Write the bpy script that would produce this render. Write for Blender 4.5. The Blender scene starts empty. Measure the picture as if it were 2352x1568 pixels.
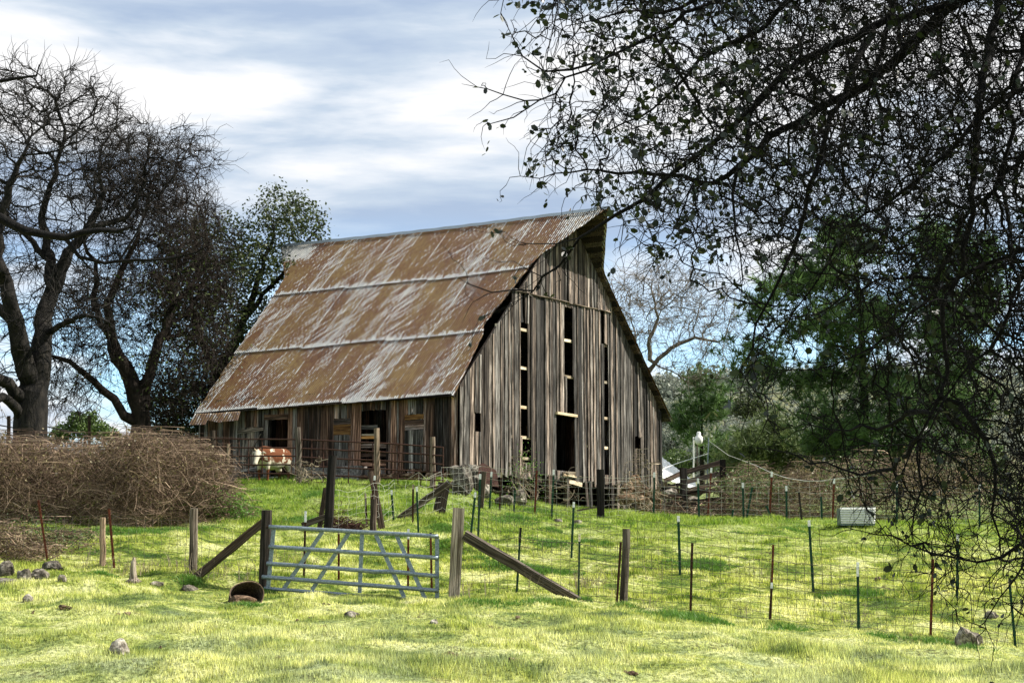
import bpy, math, random
import numpy as np
from mathutils import Vector, Matrix
random.seed(7); rng = np.random.default_rng(7)
C = bpy.context.scene.collection
S = bpy.context.scene

# ------------------------------------------------------------------ camera, sky, sun, exposure
FPX, PITCH, ZC = 3791.0, 0.1209, 1.6          # focal length in units of a 2352 px wide frame
cam = bpy.data.objects.new('camera', bpy.data.cameras.new('camera')); C.objects.link(cam)
cam.data.sensor_width = 36; cam.data.lens = FPX/2352*36
cam.location = (0, 0, ZC); cam.rotation_euler = (math.pi/2+PITCH, 0, 0)
cam.data.clip_start = 0.1; cam.data.clip_end = 6000
S.camera = cam
SUN_AZ, SUN_EL = math.radians(84), math.radians(44)     # azimuth from +Y, clockwise
sd = Vector((math.sin(SUN_AZ)*math.cos(SUN_EL), math.cos(SUN_AZ)*math.cos(SUN_EL), math.sin(SUN_EL)))
sun = bpy.data.objects.new('sun', bpy.data.lights.new('sun', 'SUN')); C.objects.link(sun)
sun.data.energy = 5.0; sun.data.angle = math.radians(0.6); sun.data.color = (1.0, .95, .86)
sun.rotation_euler = sd.to_track_quat('Z', 'Y').to_euler(); sun.location = (20, 10, 30)
S.view_settings.view_transform = 'Standard'; S.view_settings.look = 'None'
S.view_settings.exposure = 0.92; S.view_settings.gamma = 1.0
w = bpy.data.worlds.new("World"); S.world = w; w.use_nodes = True
nt = w.node_tree; nt.nodes.clear()
def N(nt, t, **k):
    n = nt.nodes.new(t)
    for a, b in k.items(): setattr(n, a, b)
    return n
def mth(nt, op, a, b=None, c=None, clamp=False):
    n = nt.nodes.new('ShaderNodeMath'); n.operation = op; n.use_clamp = clamp
    for i, v in enumerate((a, b, c)):
        if v is None: continue
        if isinstance(v, (int, float)): n.inputs[i].default_value = v
        else: nt.links.new(v, n.inputs[i])
    return n.outputs[0]
def ramp(nt, fac, stops, interp='LINEAR'):
    n = nt.nodes.new('ShaderNodeValToRGB'); n.color_ramp.interpolation = interp
    e = n.color_ramp.elements
    while len(e) < len(stops): e.new(0.5)
    for i, (p, c) in enumerate(stops):
        e[i].position = p
        e[i].color = (c, c, c, 1) if isinstance(c, (int, float)) else (*c, 1)
    nt.links.new(fac, n.inputs[0]); return n.outputs[0]
def mapping(nt, vec, scale=(1,1,1), loc=(0,0,0), rot=(0,0,0)):
    n = nt.nodes.new('ShaderNodeMapping'); n.inputs['Scale'].default_value = scale
    n.inputs['Location'].default_value = loc; n.inputs['Rotation'].default_value = rot
    nt.links.new(vec, n.inputs[0]); return n.outputs[0]
def noise(nt, vec, scale=5, detail=3, rough=.55, dist=0.0):
    n = nt.nodes.new('ShaderNodeTexNoise'); n.inputs['Scale'].default_value = scale
    n.inputs['Detail'].default_value = detail; n.inputs['Roughness'].default_value = rough
    n.inputs['Distortion'].default_value = dist
    nt.links.new(vec, n.inputs['Vector']); return n.outputs['Fac']
def mix(nt, f, a, b, mode='MIX'):
    n = nt.nodes.new('ShaderNodeMix'); n.data_type = 'RGBA'; n.blend_type = mode
    for i, v in ((0, f), (6, a), (7, b)):
        if isinstance(v, (int, float)): n.inputs[i].default_value = v
        elif isinstance(v, tuple): n.inputs[i].default_value = (*v, 1)
        else: nt.links.new(v, n.inputs[i])
    return n.outputs[2]
sky = N(nt, 'ShaderNodeTexSky', sky_type='NISHITA', sun_disc=False)
sky.sun_elevation = SUN_EL; sky.sun_rotation = SUN_AZ; sky.air_density = 1.0; sky.dust_density = .6
tc = N(nt, 'ShaderNodeTexCoord').outputs['Generated']
m1 = mapping(nt, tc, (3.0, 3.0, 13.0), (1.3, 0, .35))
n1 = noise(nt, m1, 1.35, 7, .52, .35)
m2 = mapping(nt, tc, (6, 6, 36.0), (4, 2, 0))
n2 = noise(nt, m2, 1.6, 6, .55, .2)
sepw = N(nt, 'ShaderNodeSeparateXYZ'); nt.links.new(tc, sepw.inputs[0])
# thin cover everywhere, open blue gaps near the horizon on both sides
low = ramp(nt, sepw.outputs[2], [(0.0, 1.0), (.09, 1.0), (.20, .0)])
n3 = noise(nt, mapping(nt, tc, (4.2, 4.2, 12), (7.5, 3, 1)), 1.5, 5, .5, .3)
gap = mth(nt, 'MULTIPLY', ramp(nt, n3, [(.41, 0.0), (.52, 1.0)]), low)
shade = mth(nt, 'ADD', mth(nt, 'MULTIPLY', n1, .66), mth(nt, 'MULTIPLY', n2, .34))
lay = ramp(nt, mth(nt, 'ADD', sepw.outputs[2], mth(nt, 'MULTIPLY', mth(nt, 'SUBTRACT', n3, .5), .05)), [(.02, .50), (.135, .62), (.165, .62), (.195, .36), (.225, .40), (.262, .60), (.300, .60), (.325, .42), (.40, .50)]) if False else None
lay = ramp(nt, mth(nt, 'ADD', sepw.outputs[2], mth(nt, 'MULTIPLY', mth(nt, 'SUBTRACT', n3, .5), .06)), [(.02, .52), (.125, .60), (.155, .60), (.185, .41), (.215, .42), (.250, .60), (.295, .58), (.320, .44), (.42, .52)])
shade = mth(nt, 'ADD', shade, mth(nt, 'MULTIPLY', mth(nt, 'SUBTRACT', lay, .5), .75))
cloudc = ramp(nt, shade, [(.38, (.43, .54, .72)), (.47, (.58, .68, .81)), (.535, (.78, .84, .92)), (.60, (.99, .99, 1.0))])
bgs = N(nt, 'ShaderNodeBackground'); bgs.inputs[1].default_value = 0.12
nt.links.new(mix(nt, 1.0, sky.outputs[0], (.75, 1.05, 1.25), 'MULTIPLY'), bgs.inputs[0])
bgc = N(nt, 'ShaderNodeBackground'); bgc.inputs[1].default_value = 0.56
nt.links.new(cloudc, bgc.inputs[0])
ms = N(nt, 'ShaderNodeMixShader'); nt.links.new(mth(nt, 'MULTIPLY', gap, .92), ms.inputs[0])
nt.links.new(bgc.outputs[0], ms.inputs[1]); nt.links.new(bgs.outputs[0], ms.inputs[2])
wo = N(nt, 'ShaderNodeOutputWorld'); nt.links.new(ms.outputs[0], wo.inputs[0])

# ------------------------------------------------------------------ helpers
cP, sP = math.cos(PITCH), math.sin(PITCH)
def at(px, py, Y):
    """photo point (2352 px frame) at forward distance Y metres -> world point"""
    u, v = px-1176, 784-py
    d = Vector((u, FPX*cP - v*sP, FPX*sP + v*cP))
    return Vector((d.x/d.y*Y, Y, d.z/d.y*Y + ZC))
def atx(px, Y): return (px-1176)/(FPX*cP)*Y*1.0
def vnoise(x, y, seed=0):
    xi = np.floor(x).astype(np.int64); yi = np.floor(y).astype(np.int64)
    fx = x-xi; fy = y-yi; fx = fx*fx*(3-2*fx); fy = fy*fy*(3-2*fy)
    def h(a, b):
        n = (a*374761393 + b*668265263 + seed*974711) & 0x7fffffff
        n = ((n ^ (n >> 13))*1274126177) & 0x7fffffff
        return ((n ^ (n >> 16)) & 0xffff)/65535.0
    a = h(xi, yi); b = h(xi+1, yi); c = h(xi, yi+1); d = h(xi+1, yi+1)
    return (a*(1-fx)+b*fx)*(1-fy) + (c*(1-fx)+d*fx)*fy
CTRL = [  # (px, row, distance) of points of the ground
 (-400,1568,17.5),(0,1568,17.5),(600,1568,17.5),(1200,1568,17.5),(1800,1568,18),(2352,1568,18.5),(2800,1568,18.5),
 (-400,1480,21),(0,1480,21),(600,1480,21),(1200,1480,21.5),(1800,1480,22.5),(2352,1510,23),(2800,1510,23),
 (0,1400,26),(600,1410,26),(1200,1425,26),(1700,1450,26),
 (-300,1300,33),(0,1318,33),(105,1297,34),(235,1311,33.5),(445,1326,32.5),(608,1353,31.5),(830,1370,31),(1042,1381,31),(1186,1374,30.8),(1328,1382,30.3),
 (1435,1390,30),(1586,1406,29.5),(1768,1436,29),(1972,1456,28),(2137,1471,27),(2332,1490,26.5),(2700,1510,25.5),
 (0,1250,38),(300,1252,37),(450,1260,37),(-300,1230,42),(0,1215,42),(200,1222,40),(300,1216,42),(500,1196,44),(620,1240,39),
 (700,1300,35),(900,1310,35),(1330,1360,33),(1312,1286,38),(1562,1322,36),(1868,1356,34.5),(2198,1381,33),(2600,1390,32),
 (757,1234,41),(870,1212,43),(960,1224,42),(1100,1238,41),(1005,1181,45.5),(903,1190,45),(700,1165,46.5),(600,1170,46.5),(560,1180,46),
 (700,1122,51),(560,1112,54),(850,1116,51.5),(1000,1128,50.5),(500,1108,57),(700,1108,56),(1030,1112,53.5),
 (1160,1182,49.5),(1300,1190,49.5),(1500,1190,51),(1700,1194,51),(1950,1204,49),(2352,1222,46),(2700,1235,45),
 (1200,1165,52),(1300,1176,54),(1400,1184,56),(1500,1186,58),(1450,1230,43),(1800,1245,42),(2200,1262,41),(1300,1235,43),
 (-300,1085,60),(0,1090,58),(300,1085,60),(-300,1060,90),(300,1060,90),(800,1060,90),
 (1600,1190,70),(2000,1195,70),(2600,1200,70),(1600,1170,110),(2300,1170,110),
 (-1500,1130,260),(0,1130,260),(800,1130,260),(1450,1090,200),(1750,1060,220),(2400,1040,220),
 (-1500,1150,700),(0,1150,700),(1000,1150,700),(1450,895,430),(1750,870,430),(2500,860,430),(1450,1010,700),(2500,1000,700)]
_c = np.array([tuple(at(*c)) for c in CTRL] + [(-25,5,0.0),(0,0,0.0),(25,5,0.0),(0,-60,.3),(-60,-60,.3),(60,-60,.3),(2500,3000,30),(-2500,3000,10),(0,3000,20),(-2500,0,0),(2500,0,0)])
_A = np.sqrt(((_c[:, None, :2]-_c[None, :, :2])**2).sum(2)+.6)
_W = np.linalg.solve(_A - 0.02*np.eye(len(_c)), _c[:, 2]-1.0)
def G(x, y):
    x = np.atleast_1d(np.asarray(x, float)); y = np.atleast_1d(np.asarray(y, float))
    z = np.full(x.shape, 1.0)
    for i in range(len(_c)): z = z + _W[i]*np.sqrt((x-_c[i, 0])**2+(y-_c[i, 1])**2+.6)
    near = np.clip((75-y)/20, 0, 1)*np.clip((60-np.abs(x))/20, 0, 1)*np.clip((y-3)/8, 0, 1)
    b = (vnoise(x*.5, y*.8, 1)-.5)*.20 + (vnoise(x*1.3, y*2.0, 2)-.5)*.13 + (vnoise(x*3.4, y*4.4, 3)-.5)*.06
    b = b + np.clip(vnoise(x*1.1+5, y*1.3, 9)-.70, 0, 1)*.35
    return z + b*near
def g1(x, y): return float(G(x, y)[0])
def gp(px, Y):
    x = atx(px, Y); x = at(px, 1300, Y).x
    return Vector((x, Y, g1(x, Y)))

class MB:
    def __init__(s): s.v = []; s.f = []; s.gc = []; s.r = []
    def add(s, verts, faces, gc=None, r=None):
        n = len(s.v); r = random.random() if r is None else r
        s.v += [tuple(v) for v in verts]; s.f += [tuple(i+n for i in f) for f in faces]
        s.gc += [tuple(g) for g in (gc or verts)]; s.r += [r]*len(verts)
    def bar(s, a, b, w, d, up=None, taper=1.0, r=None, rough=0.0, roll=0.0, seg=1):
        """rectangular timber from a to b, w across, d deep"""
        a = Vector(a); b = Vector(b); t = (b-a); L = t.length; t.normalize()
        up = Vector(up) if up else (Vector((0,1,0)) if abs(t.y) < .9 else Vector((1,0,0)))
        sx = t.cross(up).normalized(); sy = sx.cross(t).normalized()
        if roll: 
            q = Matrix.Rotation(roll, 3, t); sx = q @ sx; sy = q @ sy
        off = random.random()*50; vs = []; gc = []
        for k in range(seg+1):
            p = a+t*(L*k/seg); q = 1+(taper-1)*k/seg
            if rough and seg > 1: p = p+sx*random.uniform(-1,1)*rough+sy*random.uniform(-1,1)*rough
            for (i, j) in ((-1,-1),(1,-1),(1,1),(-1,1)):
                e = Vector((random.uniform(-1,1), random.uniform(-1,1), random.uniform(-1,1)))*rough
                vs.append(p+sx*i*w/2*q+sy*j*d/2*q+e); gc.append((i*w/2+off, j*d/2+off*.7, L*k/seg))
        fs = [(3,2,1,0)] + [(4*k+i, 4*k+(i+1) % 4, 4*k+4+(i+1) % 4, 4*k+4+i) for k in range(seg) for i in range(4)] + [(4*seg, 4*seg+1, 4*seg+2, 4*seg+3)]
        s.add(vs, fs, gc, r)
    def tube(s, pts, rad, n=6, r=None, closed=False, cap=True, rough=0.0):
        pts = [Vector(p) for p in pts]; m = len(pts)
        rads = rad if isinstance(rad, (list, tuple)) else [rad]*m
        off = random.random()*50; vs = []; gc = []; L = 0; prev = None
        for k, p in enumerate(pts):
            if closed: t = pts[(k+1) % m]-pts[k-1]
            else: t = pts[min(k+1, m-1)]-pts[max(k-1, 0)]
            t.normalize()
            if prev is None: sx = t.orthogonal().normalized()
            else: sx = (prev-t*prev.dot(t)).normalized()
            prev = sx; sy = t.cross(sx)
            if k: L += (p-pts[k-1]).length
            for i in range(n):
                a = 2*math.pi*i/n; rr = rads[k]*(1+random.uniform(-1,1)*rough)
                vs.append(p+sx*math.cos(a)*rr+sy*math.sin(a)*rr); gc.append((math.cos(a)*rads[k]+off, math.sin(a)*rads[k]+off, L))
        fs = []
        for k in range(m if closed else m-1):
            for i in range(n):
                a = k*n; b = ((k+1) % m)*n
                fs.append((a+i, a+(i+1) % n, b+(i+1) % n, b+i))
        if cap and not closed:
            fs.append(tuple(range(n-1, -1, -1))); fs.append(tuple((m-1)*n+i for i in range(n)))
        s.add(vs, fs, gc, r)
    def rock(s, c, sx, sy, sz, seed=None, n=2, sq=.25):
        import bmesh
        bm = bmesh.new(); bmesh.ops.create_icosphere(bm, subdivisions=n+1, radius=1)
        o = Vector((random.random()*90, random.random()*90, 0)); cuts = [(Vector((random.gauss(0,1), random.gauss(0,1), random.gauss(0,.8))).normalized(), random.uniform(.62,.86)) for _ in range(9)]
        vs = []
        for v in bm.verts:
            p = v.co.copy()
            for nn, dd in cuts:
                q = p.dot(nn)
                if q > dd: p -= nn*(q-dd)*.93
            k = 1+float(vnoise(np.array([p.x*2.5+o.x]), np.array([p.y*2.5+p.z*2+o.y]))[0]-.5)*sq + float(vnoise(np.array([p.x*7+o.x]), np.array([p.y*7+p.z*5+o.y]))[0]-.5)*sq*.35
            vs.append(Vector((c[0]+p.x*sx*k, c[1]+p.y*sy*k, c[2]+p.z*sz*k)))
        s.add(vs, [tuple(x.index for x in f.verts) for f in bm.faces]); bm.free()
    def build(s, name, mat, parent=None, smooth=False):
        return mesh_obj(name, np.array(s.v, float).reshape(-1, 3), s.f, mat, parent, smooth, np.array(s.gc, float).reshape(-1, 3), np.array(s.r, float))
def mesh_obj(name, v, f, mat, parent=None, smooth=False, gc=None, r=None):
    me = bpy.data.meshes.new(name)
    if isinstance(f, np.ndarray):
        n, k = f.shape
        me.vertices.add(len(v)); me.vertices.foreach_set('co', v.astype(np.float32).ravel())
        me.loops.add(n*k); me.loops.foreach_set('vertex_index', f.astype(np.int32).ravel())
        me.polygons.add(n); me.polygons.foreach_set('loop_start', np.arange(0, n*k, k, dtype=np.int32))
        me.update(calc_edges=True)
    else: me.from_pydata([tuple(x) for x in v], [], f)
    if gc is not None:
        a = me.attributes.new('gc', 'FLOAT_VECTOR', 'POINT'); a.data.foreach_set('vector', gc.astype(np.float32).ravel())
    if r is not None:
        a = me.attributes.new('rnd', 'FLOAT', 'POINT'); a.data.foreach_set('value', r.astype(np.float32))
    if smooth: me.polygons.foreach_set('use_smooth', np.ones(len(me.polygons), bool))
    me.materials.append(mat); me.update()
    o = bpy.data.objects.new(name, me); C.objects.link(o)
    if parent: o.parent = parent; o.matrix_parent_inverse = parent.matrix_world.inverted() if False else Matrix.Translation(-parent.location)
    return o
def tag(o, label=None, cat=None, group=None, kind=None):
    if label: o['label'] = label
    if cat: o['category'] = cat
    if group: o['group'] = group
    if kind: o['kind'] = kind
    return o
def thing(name, label, cat, loc=(0,0,0), group=None):
    o = bpy.data.objects.new(name, None); C.objects.link(o); o.location = loc
    o.empty_display_size = .2
    return tag(o, label, cat, group)

# ------------------------------------------------------------------ materials
def newmat(name):
    m = bpy.data.materials.new(name); m.use_nodes = True; nt = m.node_tree
    b = nt.nodes['Principled BSDF']; b.inputs['Roughness'].default_value = .9
    b.inputs['Specular IOR Level'].default_value = .2
    return m, nt, b
def attr(nt, name, out='Vector'):
    n = nt.nodes.new('ShaderNodeAttribute'); n.attribute_name = name; return n.outputs[out]
def bump(nt, b, h, s=.5, d=.02):
    n = nt.nodes.new('ShaderNodeBump'); n.inputs['Strength'].default_value = s; n.inputs['Distance'].default_value = d
    nt.links.new(h, n.inputs['Height']); nt.links.new(n.outputs[0], b.inputs['Normal'])
def wood(name, dark, mid, lite, warm, warmth=.35, grain=1.0):
    m, nt, b = newmat(name)
    gc = attr(nt, 'gc'); rnd = attr(nt, 'rnd', 'Fac')
    g = noise(nt, mapping(nt, gc, (34*grain, 34*grain, 1.1)), 1, 5, .65, .4)
    g2 = noise(nt, mapping(nt, gc, (9, 9, .45)), 1, 3, .5)
    base = ramp(nt, mth(nt, 'ADD', mth(nt, 'MULTIPLY', g, .75), mth(nt, 'MULTIPLY', g2, .25)), [(.36, dark), (.48, mid), (.62, lite)])
    wr = mth(nt, 'MULTIPLY', ramp(nt, mth(nt, 'ADD', mth(nt, 'MULTIPLY', rnd, .6), mth(nt, 'MULTIPLY', g2, .6)), [(.45, 0.0), (.75, 1.0)]), warmth)
    c = mix(nt, wr, base, mix(nt, 1.0, base, warm, 'MULTIPLY'))
    val = mth(nt, 'ADD', mth(nt, 'MULTIPLY', mth(nt, 'FRACT', mth(nt, 'MULTIPLY', rnd, 7.31)), 1.75), .14)
    hs = N(nt, 'ShaderNodeHueSaturation'); nt.links.new(val, hs.inputs['Value']); nt.links.new(c, hs.inputs['Color'])
    nt.links.new(hs.outputs[0], b.inputs['Base Color'])
    bump(nt, b, g, .9, .012); b.inputs['Roughness'].default_value = .85
    return m
M = {}
M['gable'] = wood('weathered_board', (.004,.003,.002), (.042,.036,.031), (.31,.285,.255), (1.25,.88,.64), .45)
M['side'] = wood('dark_board', (.006,.005,.004), (.055,.042,.034), (.30,.28,.27), (1.5,.8,.48), .75)
M['pale_wood'] = wood('pale_timber', (.12,.08,.05), (.36,.29,.20), (.62,.54,.41), (1.1,.9,.65), .4)
M['orange_wood'] = wood('ochre_board', (.05,.02,.01), (.30,.14,.04), (.62,.36,.13), (1.1,.8,.5), .3, .6)
M['post'] = wood('post_timber', (.012,.009,.006), (.075,.058,.042), (.27,.23,.18), (1.2,.9,.65), .5, 1.2)
M['dark_post'] = wood('old_dark_timber', (.005,.004,.003), (.028,.021,.016), (.09,.073,.06), (1.2,.85,.6), .5)
def simple(name, c1, c2, scale=8, rough=.7, metal=0.0, bs=.3, dist=.01, detail=5):
    m, nt, b = newmat(name)
    tc = N(nt, 'ShaderNodeTexCoord').outputs['Object']
    n = noise(nt, tc, scale, detail, .6)
    nt.links.new(ramp(nt, n, [(.36, c1), (.62, c2)]), b.inputs['Base Color'])
    b.inputs['Roughness'].default_value = rough; b.inputs['Metallic'].default_value = metal
    if bs: bump(nt, b, n, bs, dist)
    return m
M['galv'] = simple('galvanised_steel', (.13,.165,.19), (.27,.32,.35), 34, .45, .55, .1, .003)
M['rust'] = simple('rusty_steel', (.022,.011,.008), (.075,.034,.022), 30, .85, .1, .2, .003)
M['redrust'] = simple('red_oxide_steel', (.06,.016,.010), (.18,.055,.028), 18, .8, .1, .2, .003)
M['green_steel'] = simple('green_painted_steel', (.008,.030,.018), (.02,.075,.04), 25, .6, .2, .1, .003)
M['white_paint'] = simple('white_paint', (.62,.62,.58), (.85,.85,.82), 20, .6, 0, .05, .003)
M['wire'] = simple('fence_wire', (.035,.032,.026), (.13,.115,.09), 8, .55, .5, 0)
M['palewire'] = simple('pale_fence_wire', (.45,.42,.36), (.72,.70,.64), 8, .5, .4, 0)
M['black'] = simple('black_rubber', (.008,.008,.008), (.02,.02,.02), 20, .8, 0, .1)
def stone(name, a, bcol, c):
    m, nt, b = newmat(name)
    tc = N(nt, 'ShaderNodeTexCoord').outputs['Object']; rnd = attr(nt, 'rnd', 'Fac')
    n = noise(nt, tc, 3.2, 8, .68, .4); n2 = noise(nt, tc, 16, 5, .7)
    c1 = ramp(nt, n, [(.36, a), (.50, bcol), (.62, c)])
    c2 = mix(nt, ramp(nt, n2, [(.40, .75), (.60, 0.0)]), c1, (.10, .085, .065), 'MULTIPLY')
    hs = N(nt, 'ShaderNodeHueSaturation'); nt.links.new(c2, hs.inputs['Color'])
    nt.links.new(mth(nt, 'ADD', mth(nt, 'MULTIPLY', rnd, .7), .6), hs.inputs['Value'])
    nt.links.new(hs.outputs[0], b.inputs['Base Color']); bump(nt, b, mth(nt, 'ADD', n2, n), .8, .03)
    return m
M['stone'] = stone('field_stone', (.06,.05,.04), (.22,.19,.15), (.48,.44,.37))
M['stone_brown'] = stone('brown_stone', (.06,.035,.02), (.24,.14,.075), (.50,.38,.26))
M['dung'] = stone('dry_clod', (.05,.03,.018), (.16,.10,.06), (.34,.25,.17))
M['concrete'] = stone('rough_concrete', (.20,.19,.17), (.32,.30,.28), (.45,.43,.40))
# turf: shared colour network for the soil sheet and for the blades
def turf(name, blade):
    m, nt, b = newmat(name)
    geo = N(nt, 'ShaderNodeNewGeometry').outputs['Position']
    p = mapping(nt, geo, (1, 1, 0))
    a = noise(nt, p, .45, 5, .65); c = noise(nt, mapping(nt, p, (.75, 1, 1)), 1.6, 7, .72, .6); f = noise(nt, p, 14, 4, .7)
    g = ramp(nt, mth(nt, 'ADD', mth(nt, 'MULTIPLY', a, .4), mth(nt, 'MULTIPLY', c, .6)),
             [(.38, (.030, .075, .008)), (.45, (.125, .185, .022)), (.505, (.34, .38, .085)), (.58, (.60, .60, .32))])
    # drier, paler turf near the viewer
    sp = N(nt, 'ShaderNodeSeparateXYZ'); nt.links.new(geo, sp.inputs[0])
    near = mth(nt, 'MULTIPLY', ramp(nt, mth(nt, 'DIVIDE', sp.outputs[1], 60), [(.30, 1.0), (.55, 0.0)]), ramp(nt, noise(nt, p, .8, 5, .6), [(.38, 0.2), (.60, 1.0)]))
    g = mix(nt, mth(nt, 'MULTIPLY', near, .62), g, (.50, .53, .36))
    bank = mth(nt, 'MULTIPLY', ramp(nt, mth(nt, 'DIVIDE', sp.outputs[1], 60), [(.62, 0.0), (.80, 1.0)]), .6)
    g = mix(nt, bank, g, mix(nt, c, (.03, .09, .008), (.20, .34, .035)))
    if blade:
        rnd = attr(nt, 'rnd', 'Fac')
        hs = N(nt, 'ShaderNodeHueSaturation'); nt.links.new(g, hs.inputs['Color'])
        nt.links.new(mth(nt, 'ADD', mth(nt, 'MULTIPLY', rnd, 1.4), .50), hs.inputs['Value'])
        g = hs.outputs[0]
        nt.links.new(g, b.inputs['Base Color']); b.inputs['Roughness'].default_value = .7
        tr = N(nt, 'ShaderNodeBsdfTranslucent'); nt.links.new(mix(nt, 1.0, g, (1.18, 1.12, .74), 'MULTIPLY'), tr.inputs[0])
        mx = N(nt, 'ShaderNodeMixShader'); mx.inputs[0].default_value = .5
        nt.links.new(b.outputs[0], mx.inputs[1]); nt.links.new(tr.outputs[0], mx.inputs[2])
        nt.links.new(mx.outputs[0], nt.nodes['Material Output'].inputs[0])
    else:
        dirt = ramp(nt, mth(nt, 'ADD', mth(nt, 'MULTIPLY', f, .4), mth(nt, 'MULTIPLY', noise(nt, p, 1.0, 5, .6), .6)), [(.36, 1.0), (.44, 0.0)])
        g = mix(nt, mth(nt, 'MULTIPLY', dirt, .8), g, (.16, .11, .06))
        far = ramp(nt, mth(nt, 'DIVIDE', sp.outputs[1], 300), [(.30, 0.0), (.6, 1.0)])
        g = mix(nt, far, g, mix(nt, noise(nt, p, .02, 6, .6), (.05, .08, .03), (.24, .22, .12)))
        g = mix(nt, mth(nt, 'SUBTRACT', 1.0, far) , g, mix(nt, ramp(nt, f, [(.40, 0.0), (.58, 1.0)]), (.26, .29, .17), (.86, .87, .74)), 'MULTIPLY')
        nt.links.new(g, b.inputs['Base Color']); bump(nt, b, mth(nt, 'ADD', f, c), .8, .05)
    return m
M['ground'] = turf('turf_soil', False); M['blade'] = turf('turf_blade', True)
def leafmat(name, c1, c2, trans=.35, spec=.3, rough=.5):
    m, nt, b = newmat(name); rnd = attr(nt, 'rnd', 'Fac')
    col = ramp(nt, rnd, [(0.0, c1), (1.0, c2)])
    nt.links.new(col, b.inputs['Base Color']); b.inputs['Roughness'].default_value = rough; b.inputs['Specular IOR Level'].default_value = spec
    tr = N(nt, 'ShaderNodeBsdfTranslucent'); nt.links.new(col, tr.inputs[0])
    mx = N(nt, 'ShaderNodeMixShader'); mx.inputs[0].default_value = trans
    nt.links.new(b.outputs[0], mx.inputs[1]); nt.links.new(tr.outputs[0], mx.inputs[2])
    nt.links.new(mx.outputs[0], nt.nodes['Material Output'].inputs[0]); return m
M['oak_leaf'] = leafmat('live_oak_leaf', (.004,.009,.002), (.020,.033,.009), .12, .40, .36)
M['ever_leaf'] = leafmat('evergreen_leaf', (.010,.020,.004), (.085,.110,.028), .28)
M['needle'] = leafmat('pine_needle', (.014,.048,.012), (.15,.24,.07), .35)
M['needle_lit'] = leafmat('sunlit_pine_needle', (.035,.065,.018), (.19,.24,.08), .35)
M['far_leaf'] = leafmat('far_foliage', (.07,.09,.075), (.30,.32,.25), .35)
M['brown_leaf'] = leafmat('dry_leaf', (.05,.035,.015), (.24,.20,.09), .3)
M['bush_leaf'] = leafmat('bush_leaf', (.03,.06,.012), (.13,.19,.05), .3)
M['weed'] = leafmat('weed_leaf', (.05,.13,.015), (.17,.32,.05), .4)
def barkmat(name, c1, c2, sc=6):
    m, nt, b = newmat(name); tc = N(nt, 'ShaderNodeTexCoord').outputs['Object']
    n = noise(nt, mapping(nt, tc, (1, 1, .35)), sc, 6, .7, .5)
    nt.links.new(ramp(nt, n, [(.38, c1), (.64, c2)]), b.inputs['Base Color']); bump(nt, b, n, 1.0, .06); return m
M['bark'] = barkmat('oak_bark', (.002,.002,.002), (.026,.022,.018))
M['twig'] = barkmat('brown_twig_bark', (.007,.005,.004), (.042,.031,.024), 3)
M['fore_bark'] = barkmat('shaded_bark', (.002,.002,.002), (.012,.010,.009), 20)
M['pale_bark'] = barkmat('pale_bark', (.08,.065,.05), (.22,.19,.15), 5)
def canemat(name, c1, c2):
    m, nt, b = newmat(name); rnd = attr(nt, 'rnd', 'Fac')
    nt.links.new(ramp(nt, rnd, [(0.0, c1), (.62, tuple(x*.68+y*.32 for x, y in zip(c1, c2))), (1.0, c2)]), b.inputs['Base Color']); return m
M['cane'] = canemat('bramble_cane', (.032,.016,.009), (.50,.36,.25))
M['straw'] = canemat('dry_stem', (.14,.11,.07), (.42,.34,.24))

# ------------------------------------------------------------------ ground
def steps(a, b, d, far, k=1.12):
    x = list(np.arange(a, b, d)); s = d; p = x[-1]; out = []
    while p < far: s *= k; p += s; out.append(p)
    s = d; p = x[0]; inn = []
    while p > -far: s *= k; p -= s; inn.append(p)
    return np.array(inn[::-1]+x+out)
xs = steps(-19, 20, .16, 2600); ys = steps(14, 60, .16, 3000)
ys = ys[ys > -300]
X, Y = np.meshgrid(xs, ys); Z = G(X.ravel(), Y.ravel())
nx, ny = len(xs), len(ys)
idx = np.arange(nx*ny).reshape(ny, nx)
F = np.stack([idx[:-1, :-1], idx[:-1, 1:], idx[1:, 1:], idx[1:, :-1]], -1).reshape(-1, 4)
gr = mesh_obj('ground', np.stack([X.ravel(), Y.ravel(), Z], 1), F, M['ground'], smooth=True)
tag(gr, kind='structure')

def blades(name, n, y0, y1, hfun, wid, mat, label, cat='grass', xr=None, seed=1, mask=None):
    r = np.random.default_rng(seed)
    u = r.random(n); yy = y0*(y1/y0)**u                       # thinner with distance
    half = yy*.36+2.0
    xx = (r.random(n)*2-1)*half
    if xr: xx = xr[0]+(xr[1]-xr[0])*r.random(n)
    if mask is not None:
        k = mask(xx, yy, r); xx = xx[k]; yy = yy[k]; n = len(xx)
    zz = G(xx, yy); h = hfun(xx, yy, r)
    a = r.random(n)*2*np.pi; wv = wid(yy); dx = np.cos(a)*wv; dy = np.sin(a)*wv
    lx = (r.random(n)-.5)*h*1.1; ly = (r.random(n)-.5)*h*1.1
    v = np.empty((n, 3, 3)); v[:, 0] = np.stack([xx-dx, yy-dy, zz-.012], 1); v[:, 1] = np.stack([xx+dx, yy+dy, zz-.012], 1)
    v[:, 2] = np.stack([xx+lx, yy+ly, zz+h], 1)
    o = mesh_obj(name, v.reshape(-1, 3), np.arange(3*n).reshape(n, 3), mat, r=np.repeat(r.random(n), 3))
    return tag(o, label, cat, kind='stuff')
def hf(x, y, r):
    c = vnoise(x*.9, y*1.1, 21)*.6+vnoise(x*2.6, y*2.9, 22)*.4
    return (.020+.075*np.clip((c-.42)*2.6, 0, 1)+.05*np.clip((y-40)/14, 0, 1))*(.45+1.1*r.random(len(x)))
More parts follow.
